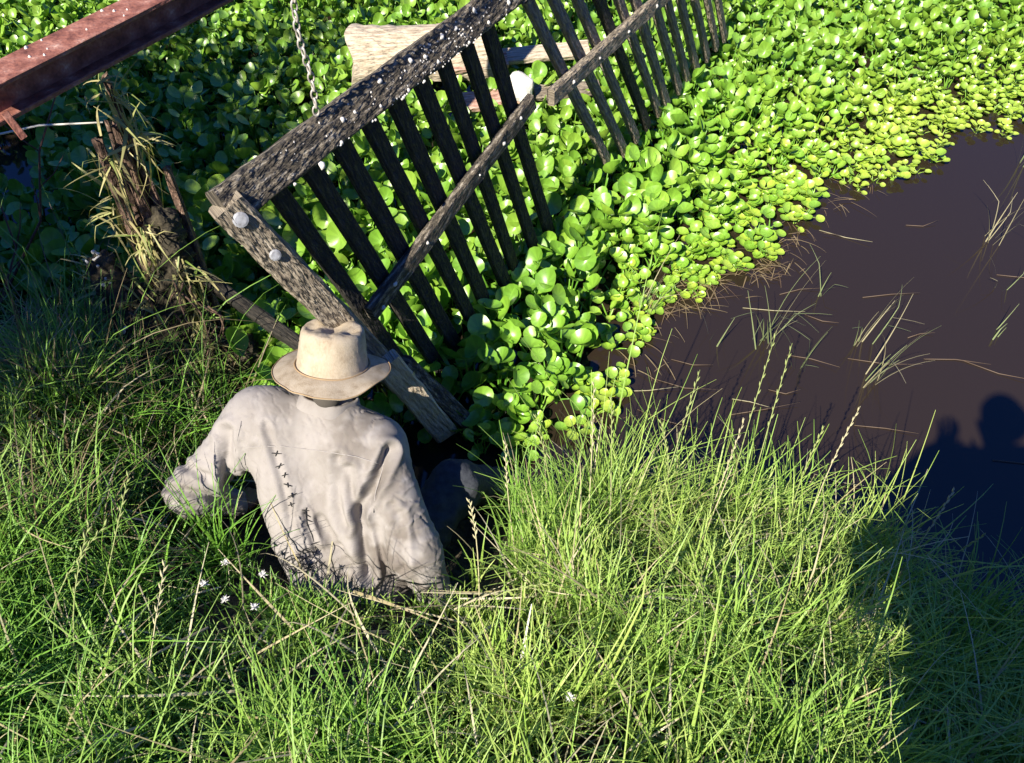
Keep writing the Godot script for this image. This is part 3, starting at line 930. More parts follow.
	for a in [anR, anL]:
		st = begin()
		nets(st, [[a, a + Vector3(0.02, -0.06, -0.02), 0.05, 0.045], [a + Vector3(0.02, -0.06, -0.02), a + Vector3(0.08, -0.085, -0.14), 0.045, 0.035]], 0.03, 0.012)
		part("boot", done(st), M.thread, g)
	make_hat(g, hat_c, hat_up, face)

func make_hat(g: Node, c: Vector3, up: Vector3, face: Vector3) -> void:
	var right := face.cross(up).normalized()
	var n := noise(91, 4.0, 3)
	var prof := []                                    # radius, height, dent weight
	for k in 9: prof.append([lerpf(0.0, 0.078, k / 8.0), 0.119 - 0.010 * pow(k / 8.0, 2.0), 1.0])
	for k in range(1, 5): prof.append([0.078 + 0.018 * sin(k / 4.0 * PI / 2), 0.109 - 0.028 * (1.0 - cos(k / 4.0 * PI / 2)), 0.8])
	for k in range(1, 9): prof.append([0.096 + 0.010 * k / 8.0, 0.081 - 0.079 * k / 8.0, 0.25])
	prof.append([0.1065, -0.003, 0.0])
	for k in range(1, 14): prof.append([0.1065 + 0.070 * k / 13.0, -0.003 - 0.020 * pow(k / 13.0, 1.5), 0.0])
	prof.append([0.177, -0.0245, 0.0])
	prof.append([0.1755, -0.0255, 0.0])
	for k in range(1, 10): prof.append([0.1755 - 0.074 * k / 9.0, -0.0255 + 0.0205 * k / 9.0, 0.0])
	var st := begin()
	var rows := []
	var NA := 72
	for e in prof:
		var ring := []
		for k in NA + 1:
			var a := TAU * (k % NA) / NA                 # 0 = the wearer's right, PI/2 = the front
			var r: float = e[0]
			var y: float = e[1]
			var ex := 0.93
			var lx := cos(a) * r * ex
			var lz := sin(a) * r * 1.06
			var w: float = e[2]
			# pinched top: a long hollow with two side dents
			y -= w * 0.030 * exp(-pow(lx / 0.030, 2.0) - pow((lz - 0.005) / 0.055, 2.0))
			y -= w * 0.016 * exp(-pow((absf(lx) - 0.052) / 0.02, 2.0) - pow((lz + 0.01) / 0.03, 2.0))
			y += w * 0.004 * n.get_noise_2d(lx * 8.0, lz * 8.0)
			# soft brim: turned up at the sides, drooping at the back right
			var b := clampf((Vector2(lx, lz).length() - 0.1) / 0.078, 0.0, 1.2)
			y += b * b * (0.006 * cos(2.0 * a) + 0.005 * sin(3.0 * a + 0.8) + 0.008 * n.get_noise_2d(cos(a) * 0.25, sin(a) * 0.25))
			y += b * b * 0.012 * exp(-pow(wrapf(a + 0.45, -PI, PI) / 0.45, 2.0))
			y -= b * 0.009 * exp(-pow(wrapf(a + 1.02, -PI, PI) / 0.3, 2.0))
			if e[2] < 0.5 and e[2] > 0.0:
				lx *= 1.0 + 0.03 * n.get_noise_2d(a * 2.0, y * 20.0)
			ring.append(c + right * lx + up * y + face * lz)
		rows.append(ring)
	for j in rows.size() - 1:
		for k in NA:
			quad(st, rows[j][k], rows[j][k + 1], rows[j + 1][k + 1], rows[j + 1][k])
	var hat := part("hat", done(st), M.hat, g)
	hat.set_meta("label", "tan wide-brimmed felt hat with a pinched crown")
	# sewn band, brim edge and the two rows of brim stitching
	for e in [[22, 0.0022, "band_seam"], [34, 0.0016, "brim_stitching"]]:
		st = begin()
		var pts := []
		var rr := []
		for k in NA + 1:
			pts.append(rows[e[0]][k] + up * 0.0012)
			rr.append(e[1])
		tube(st, pts, rr, 5, false)
		part(e[2], done(st), M.hat_seam, hat)
	for s in [-0.018, 0.018]:
		st = begin()
		var p: Vector3 = c + up * 0.07 - right * 0.086 - face * 0.02 + face * s
		tube(st, [p, p - right * 0.004], [0.003, 0.003], 8)
		part("eyelet", done(st), M.thread, hat)

# ------------------------------------------------------------------ water hyacinth
# one leaf with its spongy stalk: the stalk leaves the crown at the origin and leans towards +X
func hy_leaf(s: int, reach: float, high: float, tilt: float, R: float) -> ArrayMesh:
	rng.seed = s
	var st := begin()
	var tip := Vector3(reach, high, rng.randf_range(-0.02, 0.02))
	var pts := []
	var rr := []
	for k in 6:
		var f := k / 5.0
		pts.append(Vector3(reach * pow(f, 1.5), high * f, tip.z * f))
		rr.append(0.0055 + 0.004 * sin(PI * pow(f, 0.7)) - 0.003 * f)
	st.set_color(Color(0.75, 0.9, 0.9))
	tube(st, pts, rr, 5)
	var fw := Vector3(cos(tilt), sin(tilt), rng.randf_range(-0.15, 0.15)).normalized()
	var si := Vector3(rng.randf_range(-0.25, 0.25), rng.randf_range(-0.25, 0.25), 1).normalized()
	si = (si - fw * si.dot(fw)).normalized()
	var nm := si.cross(fw).normalized()
	if nm.y < 0: nm = -nm
	var rows := []
	var ph := rng.randf() * TAU
	var cup := rng.randf_range(0.15, 0.5)
	var fold := rng.randf_range(0.0, 0.25)
	for j in 5:
		var ring := []
		for k in 15:
			var a := TAU * (k % 14) / 14.0
			var q := j / 4.0
			var r := R * q * (1.0 + 0.05 * sin(2.0 * a + 1.0) + 0.04 * sin(3 * a + ph) - 0.16 * exp(-pow(wrapf(a - PI, -PI, PI) / 0.35, 2.0)))
			var lx := cos(a) * r + R * 0.92
			var lz := sin(a) * r * 1.08
			var y := cup * q * q * R + fold * absf(lz) + 0.07 * R * q * q * sin(2.0 * a + ph)
			ring.append(tip + fw * lx + si * lz + nm * y)
		rows.append(ring)
	for j in 4:
		for k in 14:
			var t := (0.86 if k % 2 else 1.0) * (1.0 if j < 3 else 1.06)
			st.set_color(Color(t, t * 0.98, t))
			quad(st, rows[j][k], rows[j][k + 1], rows[j + 1][k + 1], rows[j + 1][k])
	return done(st)

func make_hyacinth() -> void:
	var variants := []
	for i in 10:
		rng.seed = 1000 + i
		var u := i / 9.0                               # 0 upright .. 1 sprawling
		variants.append(hy_leaf(2000 + i, lerpf(0.02, 0.085, u), lerpf(0.235, 0.12, u), lerpf(0.8, 0.15, u) + rng.randf_range(-0.45, 0.45), rng.randf_range(0.043, 0.056)))
	var plants := []
	rng.seed = 4242
	var tone := noise(55, 0.8, 3)
	var z := -1.35
	while z > -7.6:
		var x := -4.6
		var step := lerpf(0.1, 0.09, smoothstep(2.6, 4.6, -z))
		while x < 5.2:
			var p := Vector2(x + rng.randf_range(-0.06, 0.06), z + rng.randf_range(-0.06, 0.06))
			x += step
			if shore_d(p.x, p.y) > -0.10: continue
			if Geometry2D.is_point_in_polygon(p, open_water) or Geometry2D.is_point_in_polygon(p, hole): continue
			if p.x > -1.0 and p.x < -0.02 and p.y > -1.78: continue       # where the man's legs are
			if absf(p.x - 0.05) < 0.09 and absf(p.y + 3.88) < 0.09: continue
			if absf(p.x + 0.5) < 0.36 and absf(p.y + 4.25) < 0.18: continue
			var e := minf(seg_dist(p, OPEN), seg_dist(p, HOLE) + 0.2)
			if e < 0.12 and rng.randf() < 0.25: continue
			e *= lerpf(3.0, 1.0, smoothstep(0.1, 1.3, p.x - (p.y + 2.0) * 0.15))      # old tall plants by the rack, young ones along the open edge
			var s := lerpf(0.44, 0.67, smoothstep(0.0, 0.9, e)) * lerpf(1.0, 0.74, smoothstep(2.6, 4.6, -p.y)) * rng.randf_range(0.82, 1.18)
			var count := int(rng.randf_range(6, 9))
			plants.append({"p": p, "s": s, "e": e, "n": count, "w": tone.get_noise_2d(p.x, p.y), "seed": plants.size() * 17 + 5})
			if e < 0.45 and rng.randf() < 0.8:           # small plants crowd the edge
				plants.append({"p": p + Vector2(rng.randf_range(-0.07, 0.07), rng.randf_range(-0.07, 0.07)), "s": s * 0.85, "e": e, "n": 6, "w": 0.1, "seed": plants.size() * 17 + 5})
		z -= lerpf(0.102, 0.088, smoothstep(2.6, 4.6, -z))
	# the ones that show largest stand as plants of their own
	var cam := get_node("camera") as Camera3D
	var inv := cam.transform.affine_inverse()
	var ranked := []
	for i in plants.size():
		var pl: Dictionary = plants[i]
		var q: Vector3 = inv * Vector3(pl.p.x, 0.15, pl.p.y)
		var sx := 512.0 + 800.0 * q.x / -q.z
		var sy := 381.5 - 800.0 * q.y / -q.z
		if sx < 15 or sx > 1010 or sy < 10 or sy > 445: continue
		if sx < 150 or (sx < 270 and sy > 300): continue
		var back := (Vector3(pl.p.x, 0.1, pl.p.y) - A0).dot(GN) < 0.0
		ranked.append([-q.z * (1.5 if back else 1.0) / lerpf(1.0, pl.s, 0.5), i])
	ranked.sort_custom(func(a, b): return a[0] < b[0])
	var single := {}
	for r in ranked.slice(0, 290): single[r[1]] = true
	var rest := []
	for v in 10: rest.append([])
	for i in plants.size():
		var pl: Dictionary = plants[i]
		rng.seed = pl.seed
		var leaves := []
		var a0 := rng.randf() * TAU
		for k in pl.n:
			var u: float = clampf(k / float(pl.n - 1) + rng.randf_range(-0.12, 0.12), 0.0, 1.0)
			if pl.e < 0.4: u = clampf(u * 0.6 + 0.45, 0.0, 1.0)
			var a: float = a0 + k * 2.4 + rng.randf_range(-0.3, 0.3)
			var s: float = pl.s * rng.randf_range(0.82, 1.18)
			var bs := Basis(Vector3(rng.randf_range(-1, 1), 0, rng.randf_range(-1, 1)).normalized(), rng.randf_range(0.0, 0.3)) * Basis(Vector3.UP, a).scaled(Vector3(s, s * lerpf(0.55, 1.35, smoothstep(0.0, 0.8, pl.e)), s))
			leaves.append([clampi(int(u * 9.99), 0, 9), Transform3D(bs, Vector3(rng.randf_range(-0.015, 0.015), -0.005, rng.randf_range(-0.015, 0.015)))])
		# young edge plants are yellower, old ones inside are deep green
		var age: float = clampf(1.0 - pl.e / 0.9 + pl.w * 0.5, 0.0, 1.0)
		if single.has(i):
			var lab := "water hyacinth rosette with broad glossy leaves between rack and open water"
			var along_rack := (Vector3(pl.p.x, 0, pl.p.y) - A0).dot(TD)
			if (Vector3(pl.p.x, 0.1, pl.p.y) - A0).dot(GN) < 0.0:
				lab = "water hyacinth rosette seen through the slats of the dark rack"
				if along_rack < 0.45: lab = "water hyacinth rosette between the rotten post and the rack's end post"
				elif along_rack > 1.8: lab = "water hyacinth rosette near the floating boards behind the rack"
			elif pl.e < 0.35: lab = "small yellow-green water hyacinth at the open water's edge"
			elif pl.p.y > -2.1: lab = "large-leaved water hyacinth beside the seated person's knee"
			elif (Vector3(pl.p.x, 0.1, pl.p.y) - A0).dot(GN) < 0.3: lab = "water hyacinth rosette crowding the foot of the rack's slats"
			var g := thing("water_hyacinth", lab, "water plant", Vector3(pl.p.x, 0, pl.p.y), "water hyacinth")
			for l in leaves:
				var ti := clampi(int(age * 2.1 + rng.randf_range(0.0, 2.0)), 0, 4)
				part("leaf", variants[l[0]], M.leaf_tints[ti], g, l[1])
		else:
			for l in leaves:
				var c: Color = Color(0.18, 0.38, 0.035).lerp(Color(0.47, 0.6, 0.08), clampf(age * 0.6 + rng.randf_range(-0.05, 0.3), 0, 1))
				rest[l[0]].append([Transform3D(l[1].basis, l[1].origin + Vector3(pl.p.x, 0, pl.p.y)), c])
	var mat_node := thing("water_hyacinth_mat", "dense mat of green water hyacinth spreading away over the pond", "water plants", Vector3.ZERO, "", "stuff")
	for v in 10: scatter("foliage", variants[v], M.leaf, rest[v], mat_node)

func scatter(called: String, mesh: Mesh, m: Material, items: Array, parent: Node) -> MultiMeshInstance3D:
	var mm := MultiMesh.new()
	mm.transform_format = MultiMesh.TRANSFORM_3D
	mm.use_colors = true
	mm.mesh = mesh
	mm.instance_count = items.size()
	for i in items.size():
		mm.set_instance_transform(i, items[i][0])
		mm.set_instance_color(i, items[i][1])
	var o := MultiMeshInstance3D.new()
	o.multimesh = mm
	o.material_override = m
	o.name = called
	parent.add_child(o, true)
	return o

# ------------------------------------------------------------------ grass
# a blade one metre long along +Y that bows over towards +Z
func blade_mesh(bend: float, kink: float, width: float) -> ArrayMesh:
	var st := begin()
	var p := Vector3.ZERO
	var n := 8
	var rows := []
	for i in n + 1:
		var f := float(i) / n
		var a := bend * pow(f, 1.6) + (kink if f > 0.6 else 0.0)
		var w := width * (0.55 + 0.45 * sin(PI * minf(f * 1.3 + 0.15, 1.0))) * (1.0 - pow(f, 2.6)) + 0.0006
		var nrm := Vector3(0, -sin(a), cos(a))
		rows.append([p + Vector3(-w, 0, 0) + nrm * w * 0.45, p, p + Vector3(w, 0, 0) + nrm * w * 0.45])
		p += Vector3(0, cos(a), sin(a)) / n
	st.set_color(Color.WHITE)
	for i in n:
		for k in 2:
			quad(st, rows[i][k], rows[i + 1][k], rows[i + 1][k + 1], rows[i][k + 1])
	return done(st)

var blades := []

func grass_colour(x: float, z: float, patch: float) -> Color:
	var r := rng.randf()
	var green := Color(0.10, 0.26, 0.03).lerp(Color(0.2, 0.41, 0.05), rng.randf())
	var lime := Color(0.32, 0.5, 0.085).lerp(Color(0.48, 0.58, 0.16), rng.randf())
	var straw := Color(0.42, 0.36, 0.18).lerp(Color(0.55, 0.5, 0.33), rng.randf())
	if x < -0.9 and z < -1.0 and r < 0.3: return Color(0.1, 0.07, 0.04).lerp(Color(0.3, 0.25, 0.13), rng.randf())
	if r < 0.03 + 0.1 * clampf(patch, 0, 1): return straw
	return green.lerp(lime, clampf(0.25 + patch * 0.9 + rng.randf_range(-0.2, 0.25), 0, 1))

func make_grass() -> void:
	for b in [[0.3, 0.0, 0.0026], [0.7, 0.0, 0.003], [1.1, 0.0, 0.0028], [1.6, 0.0, 0.0032], [0.5, 0.9, 0.0026], [2.1, 0.0, 0.0028], [0.9, 0.3, 0.004]]:
		blades.append(blade_mesh(b[0], b[1], b[2]))
	var items := []
	for b in blades: items.append([])
	rng.seed = 808
	var pn := noise(66, 1.3, 3)
	var cn := noise(67, 4.0, 2)
	var tries := 165000
	for i in tries:
		var x := rng.randf_range(-2.6, 2.1)
		var z := rng.randf_range(-2.5, 0.15)
		var d := shore_d(x, z)
		if d < 0.0: continue
		if absf(x) > 0.55 - z * 0.95 + 0.25: continue                  # well outside the picture
		var clump := cn.get_noise_2d(x, z)
		if rng.randf() > 0.62 + clump * 1.1: continue
		var man := Vector2(x + 0.54, z + 1.12)
		if Vector2(man.x / 0.23, man.y / 0.13).length() < 1.0: continue
		if x > -0.95 and x < -0.05 and z < -1.15 and d < 0.45: continue
		if x > -0.34 and x < 0.0 and z < -0.98 and rng.randf() < 0.9: continue   # trampled where he sits
		if Vector2(x + 1.25, z + 2.1).length() < 0.12: continue
		var patch := pn.get_noise_2d(x, z) * 0.8 + 0.15
		patch += 0.55 * exp(-pow((x - 0.35) / 0.5, 2.0) - pow((z + 0.7) / 0.7, 2.0))
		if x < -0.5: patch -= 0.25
		var l := (0.10 + 0.25 * pow(rng.randf(), 1.5)) * (1.0 + 0.5 * clump) * (1.0 + 0.35 * cn.get_noise_2d(x * 0.4 + 9.0, z * 0.4))
		if rng.randf() < 0.03: l *= 1.6
		if Vector2((x + 0.52) / 0.5, (z + 0.88) / 0.27).length() < 1.0: l = minf(l * 0.45, 0.13)
		if d < 0.45 and x > 0.0: l *= 1.15
		if d < 0.2 and x > 0.0 and rng.randf() < 0.35: l *= 1.3
		if x > -1.65 and x < -1.0 and z < -1.55: l *= 1.7
		if x < -0.95 and z < -1.2: l *= 0.8
		var kind: int = [0, 0, 1, 1, 2, 4, 6, 6, 3, 5][rng.randi() % (10 if x < -0.2 else 9)]
		var yaw := rng.randf() * TAU
		var lean := rng.randf_range(0.0, 0.36) + (0.35 if x < -0.3 else 0.0) * rng.randf()
		var dead := rng.randf() < 0.018
		if dead:
			lean = rng.randf_range(0.8, 1.35)
			l = rng.randf_range(0.2, 0.42)
		var bs := Basis(Vector3.UP, yaw) * Basis(Vector3.RIGHT, lean)
		bs = bs * Basis(Vector3.UP, rng.randf_range(-0.9, 0.9))
		var w := rng.randf_range(0.55, 1.15)
		bs = bs.scaled_local(Vector3(w, l, l))
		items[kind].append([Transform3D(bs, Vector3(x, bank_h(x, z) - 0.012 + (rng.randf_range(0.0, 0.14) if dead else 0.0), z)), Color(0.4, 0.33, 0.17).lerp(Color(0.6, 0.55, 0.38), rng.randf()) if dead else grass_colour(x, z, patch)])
	var g := thing("grass", "long tangled green grass covering the bank", "grass", Vector3.ZERO, "", "stuff")
	for k in blades.size(): scatter("blades", blades[k], M.blade, items[k], g)
	# grass sprouting from the rotten post
	items = []
	for b in blades: items.append([])
	rng.seed = 818
	var tufts := [[0.05, 1.14, 0.03, 30], [0.07, 1.02, 0.03, 34], [-0.02, 0.98, 0.08, 22], [0.02, 0.72, 0.1, 44], [-0.09, 0.78, 0.06, 20], [0.1, 0.55, 0.09, 40], [0.12, 0.42, 0.12, 24], [-0.1, 0.36, 0.18, 30], [0.04, 0.25, 0.2, 40], [-0.2, 0.2, 0.2, 40], [0.18, 0.2, 0.15, 30], [-0.22, 0.45, 0.02, 26], [-0.15, 0.32, 0.15, 40], [-0.05, 0.45, 0.12, 36], [0.0, 0.12, 0.26, 60], [-0.2, 0.35, 0.12, 60], [-0.12, 0.5, 0.06, 50], [-0.25, 0.15, 0.25, 70], [0.1, 0.3, 0.18, 60], [-0.28, 0.5, -0.02, 30], [0.2, 0.1, 0.2, 50]]
	for t in tufts:
		for i in t[3]:
			var f: float = t[1] / 1.15
			var p := Vector3(-1.25 - 0.06 * f, t[1], -2.11 - 0.23 * f) + Vector3(t[0], 0, t[2]) + Vector3(rng.randfn(0, 0.02), rng.randfn(0, 0.03), rng.randfn(0, 0.02))
			var out := Vector3(t[0] * 5.0 + rng.randfn(0, 0.7), rng.randf_range(-0.5, 1.0), t[2] * 4.0 + rng.randfn(0, 0.6))
			var l := rng.randf_range(0.06, 0.2)
			if rng.randf() < 0.35:                       # dead strands that hang down the post
				out = Vector3(rng.randfn(0.1, 0.2), -1.0, rng.randfn(0.2, 0.1))
				l = rng.randf_range(0.12, 0.32)
			var bs := along(Vector3.ZERO, out, Vector3(rng.randfn(0, 0.5), -1.0, rng.randfn(0, 0.5))).basis
			bs = bs.scaled_local(Vector3(rng.randf_range(0.7, 1.5), l, l))
			var c := Color(0.5, 0.43, 0.2).lerp(Color(0.2, 0.3, 0.06), rng.randf() if out.y > -0.9 else 0.1)
			items[rng.randi() % blades.size()].append([Transform3D(bs, p), c])
	g = thing("post_grass", "yellowing grass sprouting in tufts from the rotten post", "grass", Vector3.ZERO, "", "stuff")
	for k in blades.size(): scatter("blades", blades[k], M.blade, items[k], g)

func colour_mat(c: Color) -> StandardMaterial3D:
	var m := StandardMaterial3D.new()
	m.albedo_color = c.linear_to_srgb()
	m.roughness = 0.6
	m.backlight_enabled = true
	m.backlight = Color(0.3, 0.32, 0.2)
	return m

func spikelet() -> ArrayMesh:
	var st := begin()
	tube(st, [Vector3.ZERO, Vector3(0, 0.25, 0), Vector3(0, 0.6, 0.03), Vector3(0, 1, 0.02)], [0.04, 0.16, 0.13, 0.01], 5, false)
	return done(st)

func make_stalks() -> void:
	var sk := spikelet()
	var green := colour_mat(Color(0.3, 0.36, 0.12))
	var pale := colour_mat(Color(0.5, 0.46, 0.27))
	var list := [[0.22, -1.14, 0.24, 0.71, -1.51], [0.30, -1.12, 0.29, 0.69, -1.46], [0.39, -1.14, 0.55, 0.73, -1.53], [0.54, -1.14, 0.68, 0.64, -1.42], [0.67, -1.14, 0.82, 0.78, -1.59], [0.64, -1.21, 0.79, 0.77, -1.65], [0.87, -1.14, 1.02, 0.66, -1.45], [0.86, -1.21, 0.93, 0.59, -1.43], [0.15, -1.21, 0.07, 0.61, -1.46], [0.02, -1.14, -0.02, 0.60, -1.37], [0.44, -1.19, 0.44, 0.61, -1.44], [1.21, -1.11, 1.37, 0.44, -1.15], [1.11, -1.04, 1.26, 0.56, -1.23], [-1.10, -0.83, -0.97, 0.80, -1.13], [-1.15, -0.68, -0.97, 0.81, -0.98], [-0.87, -0.56, -0.80, 0.82, -0.87], [-1.02, -0.62, -0.98, 0.87, -0.95], [0.32, -0.68, 0.40, 0.75, -0.91], [-0.09, -0.89, -0.11, 0.73, -1.09], [-0.16, -0.83, 0.10, 0.62, -0.91], [0.49, -0.83, 0.63, 0.76, -1.07]]
	for i in list.size():
		rng.seed = 1300 + i
		var e: Array = list[i]
		var a := Vector3(e[0], bank_h(e[0], e[1]) - 0.01, e[1])
		var b := Vector3(e[2], e[3], e[4])
		var side := Vector3(rng.randf_range(-1, 1), 0, rng.randf_range(-1, 1)) * 0.03
		var where := "on the bank beside the open water"
		if e[0] < -0.3: where = "on the bank behind the seated person"
		elif e[1] > -1.0: where = "on the near bank among dense grass"
		var m := pale if i % 3 == 0 else green
		var g := thing("grass_stalk", "tall seeding grass stalk " + where, "grass stalk", a, "tall seeding grass stalks")
		var pts := []
		var rr := []
		for k in 9:
			var f := k / 8.0
			pts.append((b - a) * f + side * sin(PI * f) + Vector3(0, 0.05 * sin(PI * f), 0))
			rr.append(lerpf(0.0024, 0.001, f))
		var st := begin()
		tube(st, pts, rr, 5)
		part("stem", done(st), m, g)
		for k in 11:
			var f := 0.62 + 0.38 * k / 11.0
			var x := f * 8.0
			var q: Vector3 = (pts[int(x)] as Vector3).lerp(pts[mini(int(x) + 1, 8)], x - int(x))
			var d: Vector3 = (pts[8] - pts[6]).normalized()
			var sd := d.cross(Vector3(0.3, 0.2, 1)).normalized() * (1.0 if k % 2 else -1.0)
			var xf := along(q, d + sd * 0.45, Vector3(0, 0, 1))
			var s := rng.randf_range(0.014, 0.02)
			xf.basis = xf.basis.scaled_local(Vector3(s, s, s))
			part("spikelet", sk, m, g, xf)
	# long pale leaves by the water's edge and on the left of the post
	for e in [[0.95, -1.2, 0.55, 0.9, 0.3], [1.0, -1.1, 0.5, 1.5, 0.2], [-1.75, -2.05, 0.5, -1.2, 0.9], [-1.8, -1.95, 0.55, -0.9, 1.0], [-1.95, -2.0, 0.5, 1.9, 0.9], [-1.9, -1.9, 0.45, 2.2, 1.0], [-1.7, -1.9, 0.4, 1.6, 0.8]]:
		var l: float = e[2]
		var bs := Basis(Vector3.UP, e[3]) * Basis(Vector3.RIGHT, e[4])
		bs = bs.scaled_local(Vector3(1.1, l, l))
		var o := part("long_leaf", blades[2], pale if e[0] > 0 else green, self, Transform3D(bs, Vector3(e[0], bank_h(e[0], e[1]) - 0.01, e[1])))
		tag(o, "long arching grass leaf on the bank left of the rotten post" if e[0] < 0 else "long pale arching grass leaf over the open water", "grass leaf", "long arching leaves")

func make_reeds() -> void:
	var green := colour_mat(Color(0.2, 0.25, 0.11))
	var pale := colour_mat(Color(0.36, 0.33, 0.2))
	var brown := colour_mat(Color(0.13, 0.09, 0.06))
	var list := [[1.07, -2.3, 9, 0.3], [1.49, -2.33, 8, 0.28], [1.46, -2.1, 9, 0.26], [2.29, -2.98, 6, 0.3], [2.68, -3.6, 4, 0.3], [0.86, -2.33, 3, 0.16], [1.37, -2.57, 3, 0.2], [0.58, -2.5, 11, 0.26], [2.08, -2.35, 2, 0.12], [2.2, -2.62, 3, 0.16], [1.2, -2.15, 4, 0.2]]
	for i in list.size():
		var e: Array = list[i]
		rng.seed = 1500 + i
		var g := thing("reed_tuft", "tuft of thin reed leaves standing in the open water" if i != 7 else "tuft of thin upright reed leaves between hyacinth and open water", "reed tuft", Vector3(e[0], 0, e[1]), "reed tufts in the open water")
		for k in int(e[2] * 1.6):
			var l: float = e[3] * rng.randf_range(0.6, 1.6)
			var bs := Basis(Vector3.UP, rng.randf_range(0.6, 2.4) + (PI if rng.randf() < 0.3 else 0.0)) * Basis(Vector3.RIGHT, rng.randf_range(0.02, 0.4))
			bs = bs * Basis(Vector3.UP, rng.randf_range(-1.0, 1.0))
			bs = bs.scaled_local(Vector3(rng.randf_range(0.5, 1.0), l, l))
			part("leaf", blades[[0, 1, 0, 4][rng.randi() % 4]], green if rng.randf() < 0.65 else pale, g, Transform3D(bs, Vector3(rng.randf_range(-0.04, 0.04), -0.02, rng.randf_range(-0.04, 0.04))))
	# bent straws that float flat on the water
	rng.seed = 1600
	var spot := [[0.75, -2.2], [0.7, -2.08], [0.95, -1.98], [1.0, -1.95], [1.15, -2.5], [1.3, -2.62], [1.25, -2.2], [1.1, -2.05], [1.7, -2.6], [1.75, -2.35], [1.55, -2.2], [1.85, -2.2], [2.0, -2.15], [2.35, -2.7], [2.5, -2.72], [1.2, -1.62], [1.28, -1.58], [1.1, -1.6], [1.45, -1.85], [1.0, -2.85], [1.2, -2.8], [1.6, -3.0], [2.0, -3.1], [0.62, -1.9], [0.55, -2.05], [1.35, -2.45], [0.9, -2.6], [2.1, -1.75], [1.95, -1.7]]
	for p in spot:
		var a := rng.randf_range(-0.5, 0.45)
		var l := rng.randf_range(0.12, 0.3)
		var c := Vector3(p[0], 0.004, p[1])
		var d := Vector3(cos(a), 0, sin(a))
		var st := begin()
		var bend := Vector3(0, 0.0, rng.randf_range(-0.03, 0.03))
		tube(st, [-d * l * 0.5, bend * 0.7, d * l * 0.5 + Vector3(0, rng.randf_range(0.0, 0.015), 0)], [0.0016, 0.002, 0.001], 5)
		var o := part("straw", done(st), brown if rng.randf() < 0.6 else pale, self, Transform3D(Basis(), c))
		tag(o, "bent brown straw floating flat on the open water", "straw", "straws floating on the open water")

